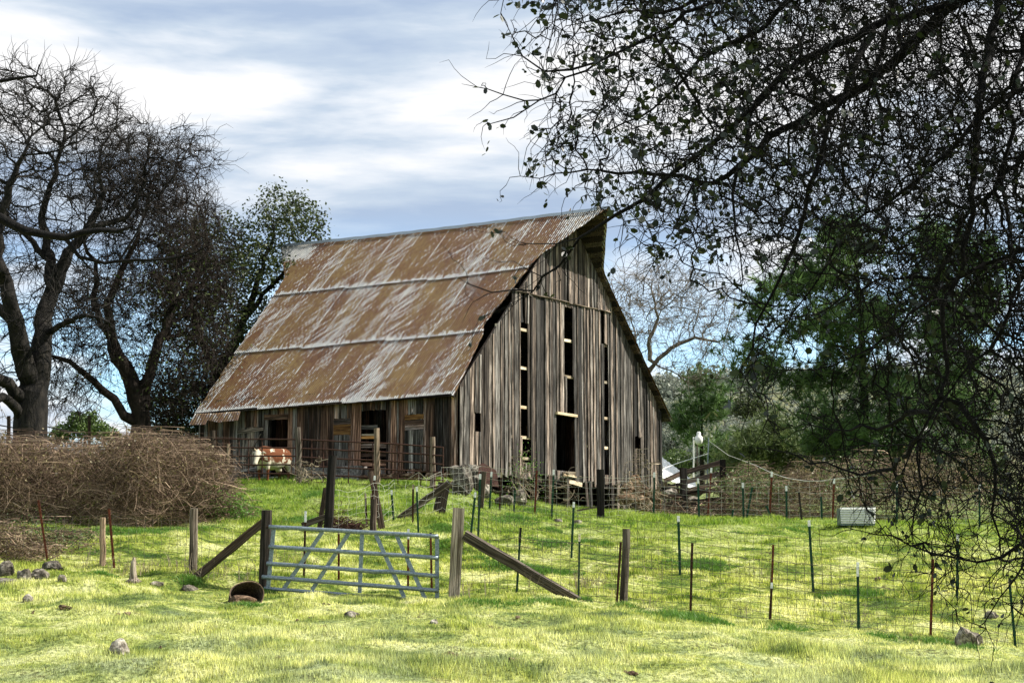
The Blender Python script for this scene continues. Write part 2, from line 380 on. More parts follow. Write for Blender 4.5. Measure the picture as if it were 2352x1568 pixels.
blades('grass', 900000, 15.5, 62, hf, lambda y: .0022+.00022*y, M['blade'], 'short sunlit pasture grass with darker tufts covering the field')

# ------------------------------------------------------------------ barn
YAW = 0.965
BO = Vector((-1.7373, 54.0, 2.3261+ZC)); BL, BW, HE, HR, OE = 11.83, 13.27, 2.89, 9.80, .44
U = Vector((-math.sin(YAW), math.cos(YAW), 0)); Wd = Vector((math.cos(YAW), math.sin(YAW), 0)); ZZ = Vector((0, 0, 1))
SL = (HR-HE)/(BW/2)
def bp(a, b, h): return BO+U*a+Wd*b+ZZ*h
def ray(px, py):
    p = at(px, py, 1.0)-Vector((0, 0, ZC)); return p
def hit(px, py, p0, n):
    d = ray(px, py); o = Vector((0, 0, ZC)); t = (p0-o).dot(n)/d.dot(n); return o+d*t
def gb(px, py):
    p = hit(px, py, BO, U)-BO; return p.dot(Wd), p.z            # gable wall coordinates
def sb(px, py):
    p = hit(px, py, BO, Wd)-BO; return p.dot(U), p.z            # side wall coordinates
barn = thing('barn', 'weathered board barn with steep rusty corrugated roof and pointed hay hood', 'barn', tuple(BO))
nL = (U.cross(Wd*(-1)+ZZ*(-SL))).normalized()
TB = BW/2+OE                                                     # horizontal reach of a slope
SLEN = TB*math.sqrt(1+SL*SL)
def rl(px, py):
    """roof left slope coordinates: a along the ridge, t 0 ridge .. 1 eave"""
    p = hit(px, py, bp(0, BW/2, HR), nL)-bp(0, BW/2, HR); return p.dot(U), -p.dot(Wd)/TB
def sagz(a, t):
    q = min(max((a+1.6)/15, 0), 1)
    return (-.15*(1-q)+.07*q)*(1-t) + (.0*(1-q)-.10*q)*t + .05*math.sin(a*.9+t*4)*t*(1-t) - .10*math.sin(q*math.pi)*(1-t)*.6
def interp(lst, t):
    lst = sorted(lst, key=lambda k: k[1])
    if t <= lst[0][1]: return lst[0][0]
    for (a0, t0), (a1, t1) in zip(lst, lst[1:]):
        if t <= t1: return a0+(a1-a0)*(t-t0)/max(t1-t0, 1e-6)
    return lst[-1][0]
front = [rl(*p) for p in ((1390,478),(1234,586),(1189,642),(1124,727),(1112,738),(1110,764),(1046,903))]
back = [rl(*p) for p in ((648,563),(655,640),(445,950))]
front[0] = (front[0][0], 0); back[0] = (back[0][0], 0)
backR = [(back[0][0], 0), (back[1][0], back[1][1]), (back[2][0], 1)]
def mid(l1, l2, c): return sum(rl(*p)[1] for p in (l1, l2))/2
S1, S2 = mid((700,663),(1180,624),0), mid((600,802),(1090,764),0)
tiers = [(0.0, S1), (S1-.012, S2), (S2-.012, 1.0)]
PER = .098
def slope_sheets(name, side, fr, bk, mat, thick=0.0):
    vs = []; fs = []; gc = []; 
    for k, (t0, t1) in enumerate(tiers):
        nt_ = 14; a0 = min(f[0] for f in fr)-.05; a1 = max(f[0] for f in bk)+.05
        na = int((a1-a0)/(PER/4)); base = len(vs)
        for j in range(nt_+1):
            t = t0+(t1-t0)*j/nt_; lo = interp(fr, t); hi = interp(bk, t)
            for i in range(na+1):
                a = min(max(a0+(a1-a0)*i/na, lo), hi)
                sh = math.floor(a/.66)
                jag = (((sh*7919) % 13)/13-.5)*.010*(1 if j == nt_ else 0)
                tt = t+jag
                lift = .022*math.sin(2*math.pi*a/PER) + .030*(t-t0)/(t1-t0) - .022*k*0 + (.02 if k < 2 else 0)*0
                p = bp(a, BW/2, HR) + Wd*(-side*TB*tt) + ZZ*(-SL*TB*tt) + ZZ*sagz(a, tt)
                nn = (Wd*(-side)*SL+ZZ).normalized()
                vs.append(p+nn*lift); gc.append((a, tt*SLEN, (t1-t)*SLEN))
        for j in range(nt_):
            for i in range(na):
                q = base+j*(na+1)+i; fs.append((q, q+1, q+na+2, q+na+1) if side > 0 else (q, q+na+1, q+na+2, q+1))
    return mesh_obj(name, np.array([tuple(v) for v in vs]), np.array(fs), mat, barn, False, np.array(gc))
def roofmat():
    m, nt, b = newmat('rusty_corrugated_iron')
    gc = attr(nt, 'gc'); s = N(nt, 'ShaderNodeSeparateXYZ'); nt.links.new(gc, s.inputs[0]); a, v, d = s.outputs
    pl = N(nt, 'ShaderNodeCombineXYZ'); nt.links.new(a, pl.inputs[0]); nt.links.new(v, pl.inputs[1]); P = pl.outputs[0]
    sheet = mth(nt, 'FLOOR', mth(nt, 'DIVIDE', a, .66))
    cs = N(nt, 'ShaderNodeCombineXYZ'); nt.links.new(sheet, cs.inputs[0]); nt.links.new(mth(nt, 'FLOOR', mth(nt, 'DIVIDE', v, 3.4)), cs.inputs[1])
    wn = N(nt, 'ShaderNodeTexWhiteNoise'); nt.links.new(cs.outputs[0], wn.inputs[0]); rs = wn.outputs[0]
    big = noise(nt, mapping(nt, P, (.55, .35, 1)), 1, 4, .6)
    streak = noise(nt, mapping(nt, mapping(nt, P, rot=(0, 0, .62)), (7.5, 1.0, 1)), 1, 5, .60, .3)
    streak2 = noise(nt, mapping(nt, P, (9, .8, 1)), 1, 4, .65)
    fine = noise(nt, mapping(nt, P, (16, 5, 1)), 1, 4, .7)
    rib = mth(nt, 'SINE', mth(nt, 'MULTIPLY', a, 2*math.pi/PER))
    amt = mth(nt, 'ADD', mth(nt, 'MULTIPLY', streak, 1.25), mth(nt, 'MULTIPLY', big, .42)); amt = mth(nt, 'SUBTRACT', amt, .02); amt = mth(nt, 'ADD', amt, mth(nt, 'MULTIPLY', mth(nt, 'SUBTRACT', fine, .5), .55))
    amt = mth(nt, 'ADD', amt, mth(nt, 'MULTIPLY', mth(nt, 'SUBTRACT', streak2, .5), .5))
    amt = mth(nt, 'ADD', amt, mth(nt, 'MULTIPLY', mth(nt, 'SUBTRACT', rs, .5), .26))
    amt = mth(nt, 'ADD', amt, mth(nt, 'MULTIPLY', rib, -.16))
    seam = ramp(nt, mth(nt, 'ADD', d, mth(nt, 'MULTIPLY', mth(nt, 'SUBTRACT', streak2, .5), .9)), [(.05, .55), (.20, .0)])
    amt = mth(nt, 'SUBTRACT', amt, seam)
    ends = ramp(nt, mth(nt, 'ADD', mth(nt, 'MULTIPLY', a, 1), mth(nt, 'MULTIPLY', v, .55)), [(0.0, .35), (.6, 0.0)])
    amt = mth(nt, 'SUBTRACT', amt, mth(nt, 'MULTIPLY', ends, .6))
    amt = mth(nt, 'SUBTRACT', amt, mth(nt, 'MULTIPLY', mth(nt, 'MULTIPLY', ramp(nt, mth(nt, 'DIVIDE', mth(nt, 'ADD', a, mth(nt, 'MULTIPLY', v, .3)), 15), [(.80, 0.0), (.83, 1.0)]), ramp(nt, mth(nt, 'DIVIDE', v, 5), [(.20, 1.0), (.26, 0.0)])), .4))
    fr = mth(nt, 'FRACT', mth(nt, 'DIVIDE', a, .66))
    lap = mth(nt, 'MULTIPLY', ramp(nt, fr, [(0.0, 1.0), (.07, 1.0), (.14, 0.0)]), ramp(nt, streak2, [(.42, 0.0), (.60, .28)]))
    amt = mth(nt, 'SUBTRACT', amt, lap)
    rustc = ramp(nt, mth(nt, 'ADD', mth(nt, 'MULTIPLY', fine, .5), mth(nt, 'MULTIPLY', big, .5)), [(.38, (.045, .014, .004)), (.46, (.145, .050, .009)), (.53, (.165, .088, .018)), (.62, (.25, .155, .045))])
    galv = ramp(nt, fine, [(.35, (.30, .31, .32)), (.65, (.74, .72, .67))])
    col = mix(nt, ramp(nt, amt, [(.52, 0.0), (.66, .97)]), galv, rustc)
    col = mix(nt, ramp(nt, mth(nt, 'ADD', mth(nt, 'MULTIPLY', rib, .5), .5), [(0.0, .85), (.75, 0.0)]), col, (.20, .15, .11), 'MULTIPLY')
    nt.links.new(col, b.inputs['Base Color'])
    b.inputs['Metallic'].default_value = .0; b.inputs['Roughness'].default_value = .62; b.inputs['Specular IOR Level'].default_value = .4
    bump(nt, b, fine, .4, .01); return m
M['roof'] = roofmat()
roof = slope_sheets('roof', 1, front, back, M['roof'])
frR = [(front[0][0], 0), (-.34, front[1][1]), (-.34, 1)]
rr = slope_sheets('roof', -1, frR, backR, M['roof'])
# ridge cap
mb = MB()
for side in (1, -1):
    q = []
    for i in range(40):
        a = front[0][0]-.03+(back[0][0]-front[0][0]+.06)*i/39
        for t in (0, .019):
            p = bp(a, BW/2, HR)+Wd*(-side*TB*t)+ZZ*(-SL*TB*t+sagz(a, t))+(Wd*(-side)*SL+ZZ).normalized()*(.05+.012*math.sin(i*2.2))
            q.append(p)
    mb.add(q, [((2*i, 2*i+2, 2*i+3, 2*i+1) if side < 0 else (2*i, 2*i+1, 2*i+3, 2*i+2)) for i in range(39)])
mb.build('ridge_cap', M['galv'], barn)
# sheathing boards under the sheets (seen below the hood and along the rakes)
mb = MB()
for side in (1, -1):
    fr_, bk_ = (front, back) if side > 0 else (frR, backR)
    nrow = 44
    for j in range(nrow):
        t0 = (j+.04)/nrow; t1 = (j+.93)/nrow
        lo = max(interp(fr_, t0), interp(fr_, t1))+.05; hi = min(interp(bk_, t0), interp(bk_, t1))-.05
        nseg = 8
        for k in range(nseg):
            a0 = lo+(hi-lo)*k/nseg; a1 = lo+(hi-lo)*(k+1)/nseg; vs = []
            nn = (Wd*(-side)*SL+ZZ).normalized()
            for a in (a0, a1):
                for t in (t0, t1):
                    for off in (-.035, -.06):
                        vs.append(bp(a, BW/2, HR)+Wd*(-side*TB*t)+ZZ*(-SL*TB*t+sagz(a, t))+nn*off)
            mb.add(vs, [(0,1,3,2),(4,6,7,5),(0,4,5,1),(2,3,7,6),(0,2,6,4),(1,5,7,3)], [(v.x, v.z, v.y*.2) for v in vs])
mb.build('roof_boards', M['dark_post'], barn)
# rafters under the eaves
for side in (1, -1):
    mb = MB()
    for k in range(16):
        a = .1+k*(BL-.2)/15
        n0 = (Wd*(-side)*SL+ZZ).normalized()
        p0 = bp(a, BW/2, HR)+Wd*(-side*TB*.04)-ZZ*(SL*TB*.04)-n0*.16+ZZ*sagz(a, 0)
        p1 = bp(a, BW/2, HR)+Wd*(-side*TB*.985)-ZZ*(SL*TB*.985)-n0*.16+ZZ*sagz(a, 1)
        mb.bar(p0, p1, .06, .13, up=n0)
    mb.build('rafters', M['dark_post'], barn)
# hanging sheets at the far end of the eave
for (pa, pb, pc, pd) in (((447,949),(484,947),(470,972),(433,973)), ((483,948),(522,945),(505,968),(474,962)), ((520,945),(552,943),(545,962),(505,966))):
    mb = MB(); n_ = 12; A_, B_, C_, D_ = [hit(*p, bp(0, BW/2, HR), nL) for p in (pa, pb, pc, pd)]
    nn = (Wd*-SL+ZZ).normalized(); vs = []; gc = []
    for j in range(4):
        for i in range(n_*4+1):
            s_ = i/(n_*4); t_ = j/3
            p = (A_*(1-s_)+B_*s_)*(1-t_)+(D_*(1-s_)+C_*s_)*t_
            vs.append(p+nn*(-.03+.018*math.sin(i*math.pi/2)-.03*t_)); gc.append((s_*.6+random.random()*.01, 5+t_*.5, 1.2))
    w_ = n_*4+1
    mb.add(vs, [(j*w_+i, j*w_+i+1, (j+1)*w_+i+1, (j+1)*w_+i) for j in range(3) for i in range(w_-1)], gc)
    mb.build('eave_sheet', M['roof'], barn)

# gable wall: upright boards and battens with gaps
def board(mb, plane, c0, c1, h0, h1, out, th, lean=0.0, jag=0.0, r=None, curl=0.0, slant=0.0):
    """plane 'g' (front gable, along Wd) or 's' (side wall, along U); out = distance proud of the wall"""
    seg = 5; off = random.random()*60; vs = []; gc = []; r = random.random() if r is None else r
    for k in range(seg+1):
        h = h0+(h1-h0)*k/seg; q = k/seg
        l = lean*(1-q)
        o_ = out+curl*(1-q)**3
        for (c, o) in ((c0, o_), (c1, o_), (c1, o_+th), (c0, o_+th)):
            hh = h
            if k == 0: hh += jag*(-1 if c == c0 else 1)
            if k == seg: hh += slant/2*(-1 if c == c0 else 1)
            cc = c+l+ (random.uniform(-.006, .006))
            p = bp(-o, cc, hh) if plane == 'g' else bp(cc, -o, hh)
            vs.append(p); gc.append((cc+off, o+off*.3, hh))
    fs = [(0,1,2,3)]+[(4*k+(i+1) % 4, 4*k+i, 4*k+4+i, 4*k+4+(i+1) % 4) for k in range(seg) for i in range(4)]+[(4*seg+3, 4*seg+2, 4*seg+1, 4*seg)]
    mb.add(vs, fs, gc, r)
def rect(fn, x0, x1, y0, y1):
    xm = (x0+x1)/2; ym = (y0+y1)/2
    c0 = fn(x0, ym)[0]; c1 = fn(x1, ym)[0]; ht = fn(xm, y0)[1]; hb = fn(xm, y1)[1]
    return (min(c0, c1), max(c0, c1), min(hb, ht), max(hb, ht))
gopen = [rect(gb, *r) for r in ((1197,1206,672,742),(1194,1211,742,1003),(1202,1216,1003,1062),(1295,1313,706,865),(1301,1317,865,944),
         (1276,1317,951,1081),(1379,1386,715,790),(1386,1395,790,1090),(1086,1104,948,991),(1455,1470,1003,1030))]
seamh = (gb(1205,674)[1]+gb(1385,713)[1])/2
seam_b = (gb(1175,674)[0], gb(1400,713)[0])
def gtop(b): return HE+SL*min(b, BW-b)-.10
def gbottom(b): return -.06-.20*max(0, (b-4))/9+.06*math.sin(b*3)
def strips(openings, c0, c1, h0, h1):
    segs = [(h0, h1)]
    for (a, b, lo, hi) in openings:
        if min(c1, b)-max(c0, a) > .45*(c1-c0):
            new = []
            for (x, y) in segs:
                if hi <= x or lo >= y: new.append((x, y)); continue
                if lo-x > .12: new.append((x, lo))
                if y-hi > .12: new.append((hi, y))
            segs = new
    return segs
mb = MB(); edges = sorted({0, BW} | {round(v, 3) for o in gopen for v in o[:2] if o[3]-o[2] > 1.2})
b = 0.0; cuts = [0.0]
while b < BW-.1:
    wd = random.choice((.17, .20, .22, .26, .30)); nb = b+wd
    for e in edges:
        if b+.08 < e < nb+.07: nb = e
    nb = min(nb, BW); cuts.append(nb); b = nb
for c0, c1 in zip(cuts, cuts[1:]):
    cm = (c0+c1)/2; top = gtop(cm); bot = gbottom(cm)+random.uniform(-.13, .08); r = random.random()
    upper = seam_b[0] < cm < seam_b[1]
    rng_ = [(bot, seamh+.1, random.uniform(.0, .018)), (seamh-random.uniform(.0, .06), top, .045)] if upper else [(bot, top, random.uniform(0, .018))]
    for (lo, hi, out) in rng_:
        for (x, y) in strips(gopen, c0, c1, lo, hi):
            if y-x < .15: continue
            g = random.choice((.004,.008,.012,.02,.034))
            board(mb, 'g', c0+g, c1-g*.6, x, y, out, .024, lean=random.gauss(0, .02) if y-x > 2 else 0, jag=random.uniform(-.04, .04), r=random.random(), curl=random.choice((0,0,0,.05)), slant=((c1-c0)*SL*(1 if cm < BW/2 else -1) if abs(y-top) < .01 else 0))
mb.build('gable_wall', M['gable'], barn)
mb = MB()
for c in cuts[1:-1]:
    if random.random() < .28: continue
    top = gtop(c)-.05; bot = gbottom(c)+random.uniform(-.15, .25); w2 = random.uniform(.028, .042)
    upper = seam_b[0] < c < seam_b[1]
    for (lo, hi, out) in ([(bot, seamh-.05, .045), (seamh, top, .072)] if upper else [(bot, top, .045)]):
        for (x, y) in strips(gopen, c-w2, c+w2, lo, hi):
            if y-x < .3: continue
            board(mb, 'g', c-w2, c+w2, x, y, out, .022, lean=random.gauss(0, .03), jag=random.uniform(-.03, .03))
mb.build('battens', M['gable'], barn)
# corner boards, lintel, girts seen through the gaps
mb = MB(); board(mb, 'g', -.03, .13, -.05, HE-.15, .05, .03, r=.35); mb.build('corner_board', M['gable'], barn); mb = MB(); board(mb, 'g', BW-.12, BW+.03, -.35, HE-.12, .05, .03)
mb.build('corner_board', M['gable'], barn)
for row in (757,845,935,1004,1052):
    a, h = gb(1203, row); mb = MB(); mb.bar(bp(.07, .15, h) if False else bp(.07, 2.2, h), bp(.07, 4.6, h), .10, .10, up=(0,0,1)); mb.build('girt', M['pale_wood'], barn)
for row in (782,865):
    a, h = gb(1306, row); mb = MB(); mb.bar(bp(.07, 4.7, h), bp(.07, 7.1, h), .10, .10, up=(0,0,1)); mb.build('girt', M['pale_wood'], barn)
for row in (793,877,960,1028):
    a, h = gb(1389, row); mb = MB(); mb.bar(bp(.07, 7.2, h), bp(.07, 10.1, h), .10, .10, up=(0,0,1)); mb.build('girt', M['pale_wood'], barn)
mb = MB(); p0 = gb(1274, 948); p1 = gb(1320, 952); mb.bar(bp(-.06, p0[0], p0[1]), bp(-.06, p1[0], p0[1]-.03), .14, .09, up=(0,0,1)); mb.build('lintel', M['pale_wood'], barn)
mb = MB()
for k in range(9):
    x = 1276+random.uniform(0, 20); p0 = gb(x, 1083+random.uniform(0, 9)); p1 = gb(x+random.uniform(14, 26), 1084+random.uniform(0, 10))
    mb.bar(bp(-.10-.03*k % .1, p0[0], p0[1]), bp(-.13, p1[0], p0[1]+random.uniform(-.06, .03)), .05, .05)
mb.build('door_sill', M['pale_wood'], barn)
mb = MB(); x0 = gb(1190, 690)[0]; mb.bar(bp(-.085, seam_b[0], seamh+.02), bp(-.085, seam_b[1], seamh-.02), .045, .03, up=(0,0,1), rough=.012, seg=12); mb.build('splice_board', M['post'], barn)
# frame of the undercroft below the gable
mb = MB(); mb.bar(bp(.12, 3.1, -.10), bp(.12, BW-1.5, -.30), .18, .22, up=(0,0,1)); mb.build('sill_beam', M['dark_post'], barn)
def gplank(name, x0, y0, x1, y1, wpx, mat, out=.08, th=.04):
    p0 = gb(x0, y0); p1 = gb(x1, y1); mb = MB()
    mb.bar(bp(-out, *p0), bp(-out, *p1), th, wpx/70.0*1.15, up=tuple(Wd)); mb.build(name, mat, barn)
for x, y0, y1, wp in ((1259,1090,1162,14),(1228,1088,1160,11),(1300,1095,1165,9)): gplank('undercroft_post', x, y0, x, y1, wp, M['dark_post'], .02, .16)
for x0, y0, x1, y1, wp in ((1343,1100,1347,1163,9),(1353,1104,1356,1164,8),(1403,1098,1405,1170,12),(1417,1102,1418,1172,10),(1429,1106,1431,1172,9),(1190,1080,1190,1140,8)):
    gplank('skirt_board', x0, y0, x1, y1, wp, M['gable'], .05, .03)
gplank('skirt_board', 1297, 1103, 1333, 1113, 9, M['pale_wood'], .06, .04)
# interior shell: floor, far gable, right wall, back walls of the undercroft
mb = MB()
def quad(mb, p, inv=False): mb.add(p, [(0,1,2,3)], [(v.x, v.y, v.z) for v in p])
quad(mb, [bp(.15, .15, .0), bp(.15, BW-.15, .0), bp(BL-.1, BW-.15, .0), bp(BL-.1, .15, .0)])
mb.build('floor', M['dark_post'], barn)
mb = MB(); b = 0
while b < BW-.05:
    c1 = min(b+random.uniform(.2, .3), BW); board(mb, 'g', b+.004, c1-.004, -1.2, min(gtop(b), gtop(c1)), -BL-.03, .025); b = c1
mb.build('far_gable_wall', M['side'], barn)
mb = MB(); b = 0
while b < BL-.05:
    c1 = min(b+random.uniform(.2, .3), BL)
    vs = [bp(b, BW+o, h) for h in (-1.5, HE-.02) for o in (0, .03)]+[bp(c1-.008, BW+o, h) for h in (-1.5, HE-.02) for o in (0, .03)]
    mb.add(vs, [(0,1,3,2),(4,6,7,5),(0,4,5,1),(2,3,7,6),(1,5,7,3),(0,2,6,4)], [(v.x, v.y, v.z) for v in vs]); b = c1
mb.build('far_side_wall', M['side'], barn)

# side wall facing the yard
sopen = [rect(sb, *r) for r in ((616,662,963,1094),(547,606,981,1094),(769,805,961,1000),(830,888,942,1074),(933,973,951,988))]
mb = MB(); c = .02; scuts = [c]; ed = sorted(v for o in sopen for v in o[:2])
while c < BL-.1:
    nb = c+random.choice((.16, .19, .22, .27, .31))
    for e in ed:
        if c+.07 < e < nb+.07: nb = e
    nb = min(nb, BL); scuts.append(nb); c = nb
stop_ = HE-.06
for c0, c1 in zip(scuts, scuts[1:]):
    for (x, y) in strips(sopen, c0, c1, -.02+random.uniform(-.06, .05), stop_):
        g = random.uniform(.002, .012); board(mb, 's', c0+g, c1-g, x, y, random.uniform(0, .03), .024, lean=random.gauss(0, .008), jag=random.uniform(-.02, .02))
    if random.random() < .3:
        for (x, y) in strips(sopen, c1-.03, c1+.03, 0, stop_): board(mb, 's', c1-.03, c1+.03, x, y, .056, .02)
mb.build('side_wall', M['side'], barn)
# door leaf, lintel, boarded windows, patches, slats
o = sopen[1]; mb = MB(); n_ = 6
for k in range(n_): board(mb, 's', o[0]+(o[1]-o[0])*k/n_+.006, o[0]+(o[1]-o[0])*(k+1)/n_-.006, o[2], o[3], .01, .03, r=random.uniform(.1, .9))
door = mb.build('plank_door', M['gable'], barn)
def splank(name, pa, pb, wp, mat, out=.05, th=.03, parent=None):
    a = sb(*pa); b = sb(*pb); mb = MB(); mb.bar(bp(a[0], -out, a[1]), bp(b[0], -out, b[1]), th, wp, up=(0,0,1) if abs(a[0]-b[0]) > .3 else tuple(U)); return mb.build(name, mat, parent or barn)
def splank2(name, pa, pb, w, mat, out=.05, th=.03, parent=None):
    a = sb(*pa); b = sb(*pb); pA = bp(a[0], -out, a[1]); pB = bp(b[0], -out, b[1]); t = (pB-pA).normalized()
    mb = MB(); mb.bar(pA, pB, w, th, up=tuple(Wd)); q = mb.build(name, mat, parent or barn); return q
def child_of_part(o): o.matrix_parent_inverse = Matrix.Identity(4); return o
for pa, pb, w_ in (((548,993),(608,984),.13),((550,1084),(603,1075),.13),((563,1062),(602,996),.05)):
    q = splank2('door_brace', pa, pb, w_, M['gable'], .065, .03, None); q.parent = door; q.matrix_parent_inverse = Matrix.Identity(4)
splank2('lintel', (610,958), (664,957), .18, M['side'], .065, .03)
for wx0, wx1, wy0, wy1, mats in ((769,805,961,1000,(M['side'], M['orange_wood'], M['orange_wood'])), (933,973,951,988,(M['orange_wood'], M['side'], M['side']))):
    o = rect(sb, wx0, wx1, wy0, wy1); wn = thing('boarded_window', None, None, tuple(bp(o[0], 0, o[2]))); wn.parent = barn; wn.matrix_parent_inverse = Matrix.Translation(-barn.location)
    for k, mt in enumerate(mats):
        hh = (o[3]-o[2])/3; h_ = o[3]-hh*(k+.5); mb = MB()
        mb.bar(bp(o[0]-.03, -.02, h_), bp(o[1]+.03, -.02, h_+random.uniform(-.02, .02)), hh*.94, .03, up=tuple(Wd), seg=4, rough=.004)
        q = mb.build('window_board', mt, None); q.parent = wn; q.matrix_parent_inverse = Matrix.Translation(-wn.location)
for x0, x1, y0, y1 in ((770,804,1000,1072),(932,974,989,1076)):
    o = rect(sb, x0, x1, y0, y1); mb = MB(); n_ = 3 if x1-x0 < 36 else 4
    for k in range(n_): board(mb, 's', o[0]+(o[1]-o[0])*k/n_+.005, o[0]+(o[1]-o[0])*(k+1)/n_-.005, o[2], o[3]+.02, .058, .025, r=random.uniform(.0, .3))
    mb.build('patch_boards', M['gable'], barn)
o = sopen[3]
for y0, y1, mt in ((976,986,M['gable']),(996,1000,M['pale_wood']),(1001,1007,M['orange_wood']),(1019,1029,M['side']),(1041,1050,M['side']),(1062,1071,M['side'])):
    q = rect(sb, 830, 888, y0, y1); mb = MB(); e = q[1] if y0 not in (976, 996, 1001) else q[1]
    s0 = q[0] if mt is M['side'] else q[0]+(q[1]-q[0])*.42
    mb.bar(bp(s0-.05, .03, (q[2]+q[3])/2), bp(q[1]+.05, .03, (q[2]+q[3])/2+.02), q[3]-q[2], .03, up=tuple(Wd)); mb.build('door_slat', mt, barn)
# stone footing under the side wall, concrete block, undercroft walls
mb = MB(); a = -.2
while a < 6.6:
    h_ = -.02
    while h_ > -.75:
        sx = random.uniform(.14, .32); sz = random.uniform(.08, .17)
        p = bp(a+random.uniform(-.05, .05), -.02+random.uniform(-.04, .05), h_-sz); mb.rock(p, sx, sx*.8, sz, n=1); h_ -= sz*1.75
    a += random.uniform(.24, .42)
mb.build('stone_footing', M['stone_brown'], barn)
mb = MB(); o = rect(sb, 702, 832, 1070, 1112)
vs = [bp(a_, b_, h_) for a_ in (o[0], o[1]) for b_ in (-.22, .25) for h_ in (o[2]-.3, o[3]-.02)]
mb.add(vs, [(0,1,3,2),(4,6,7,5),(0,4,5,1),(2,3,7,6),(1,5,7,3),(0,2,6,4)]); mb.build('concrete_base', M['concrete'], barn)
mb = MB(); vs = [bp(a_, b_, h_) for a_ in (6.0, BL) for b_ in (.02, .3) for h_ in (-1.3, -.02)]
mb.add(vs, [(0,1,3,2),(4,6,7,5),(0,4,5,1),(2,3,7,6),(1,5,7,3),(0,2,6,4)]); mb.build('footing_wall', M['concrete'], barn)
mb_ = None

# ------------------------------------------------------------------ placing on the ground
def gray(px, row, y0=15.0, y1=75.0):
    ys_ = np.linspace(y0, y1, 500); d = ray(px, row)
    xs_ = d.x*ys_; zs_ = ZC+d.z*ys_
    k = np.where(zs_ <= G(xs_, ys_))[0]
    q = ys_[k[0]] if len(k) else y1
    p = at(px, row, float(q)); p.z = g1(p.x, p.y); return p
def ppm(Y): return FPX/Y

def wood_post(name, top, bot, Y, wpx, mat, parent=None, kind='round', dy=0.0, sink=.25):
    a = at(bot[0], bot[1], Y); b = at(top[0], top[1], Y+dy); w_ = wpx/ppm(Y); d = (b-a).normalized(); a = a-d*sink
    mb = MB()
    if kind == 'round':
        n = 7; pts = [a+(b-a)*k/6+Vector((random.gauss(0, .006), random.gauss(0, .006), 0)) for k in range(7)]
        mb.tube(pts, [w_/2*(1.06-.10*k/6) for k in range(7)], 8, rough=.07)
    else: mb.bar(a, b, w_, w_*.8, seg=5, rough=.006, roll=random.uniform(-.3, .3))
    return mb.build(name, M[mat], parent)
def steel_post(top, bot, Y, color, tip=None, parent=None, wpx=4.5, tiplen=.13, name='steel_post'):
    a = at(bot[0], bot[1], Y); b = at(top[0], top[1], Y); w_ = max(wpx/ppm(Y), .03); d = (b-a).normalized(); L = (b-a).length; a = a-d*.2
    e = b-d*tiplen if tip else b
    def tee(p, q, k):
        m = MB(); m.bar(p, q, w_*k, .008*k, seg=1); m.bar(p+Vector((0, .016, 0)), q+Vector((0, .016, 0)), .008*k, .03*k)
        nst = int((q-p).length/.06)
        for i in range(nst): c = p+(q-p)*(i+.5)/nst; m.bar(c-Vector((w_*.25, .009, 0)), c+Vector((w_*.25, -.009, 0)), .012, .012, up=(0,0,1))
        return m
    o = tee(a, e, 1).build(name, M[color], parent)
    if tip:
        t = tee(e, b, 1.06).build('post_tip', M[tip]); t.parent = o; t.matrix_parent_inverse = Matrix.Translation(-Vector(parent.location)) if False else Matrix.Identity(4)
        if parent is not None: t.matrix_parent_inverse = Matrix.Identity(4)
    return o
def wires(name, pts, hts, mat, parent, vs=.15, rad=.0028, sag=.02, lean=None, h0=.05, jit=.012, flat=False):
    """pts: ground points along the fence; hts: list of wire heights"""
    mb = MB(); P = [Vector(p) for p in pts]
    seg = []; 
    for a, b in zip(P, P[1:]):
        L = (b-a).length; n = max(2, int(L/max(vs, .1)))
        seg += [(a, b, k/n, L/n) for k in range(n)]
    seg.append((P[-2], P[-1], 1.0, 0))
    base = []
    for a, b, q, _ in seg:
        p = a+(b-a)*q; base.append((p, math.sin(q*math.pi)))
    H = len(hts); grid = []
    ph = random.random()*9
    for i, (p, s_) in enumerate(base):
        col = []
        for j, h in enumerate(hts):
            k = h/hts[-1]
            off = Vector((random.gauss(0, jit)*.4, random.gauss(0, jit*.8), random.gauss(0, jit)-sag*s_*k))
            if lean: off += Vector(lean)*k*(.6+.4*math.sin(i*.13+ph))
            col.append(p+ZZ*h+off)
        grid.append(col)
    for j in range(H): mb.tube([g[j] for g in grid], rad*(1.35 if j in (0, H-1) else 1), 3, cap=False)
    if vs:
        for i in range(0, len(grid)): mb.tube(grid[i], rad*.9, 3, cap=False)
    return mb.build(name, M[mat], parent)
def base_pts(lst): return [Vector((at(px, 1300, Y).x, Y, g1(at(px, 1300, Y).x, Y))) for px, Y in lst]

# ---- front fence, left of the gate
f = thing('wire_fence', 'sagging woven wire fence with grey and rusty posts left of the tube gate', 'fence', tuple(gp(445, 32.5)))
steel_post((88,1148), (110,1293), 34, 'redrust', None, f, 5); steel_post((250,1168), (263,1311), 33.4, 'redrust', None, f, 5.5)
wood_post('wood_post', (236,1188), (235,1312), 33.5, 14, 'post', f)
wood_post('wood_post', (445,1167), (444,1327), 32.5, 19, 'post', f); wood_post('wood_post', (612,1171), (607,1356), 31.5, 26, 'dark_post', f)
wood_post('brace', (606,1198), (458,1318), 32.0, 17, 'dark_post', f, 'sq', dy=-.3)
wires('wire_mesh', base_pts([(-420,36.5),(-150,35),(108,34.1),(238,33.5),(445,32.6),(604,31.6)]), [.08,.22,.36,.52,.68,.84,1.0], 'wire', f, .19, .0038, .05)
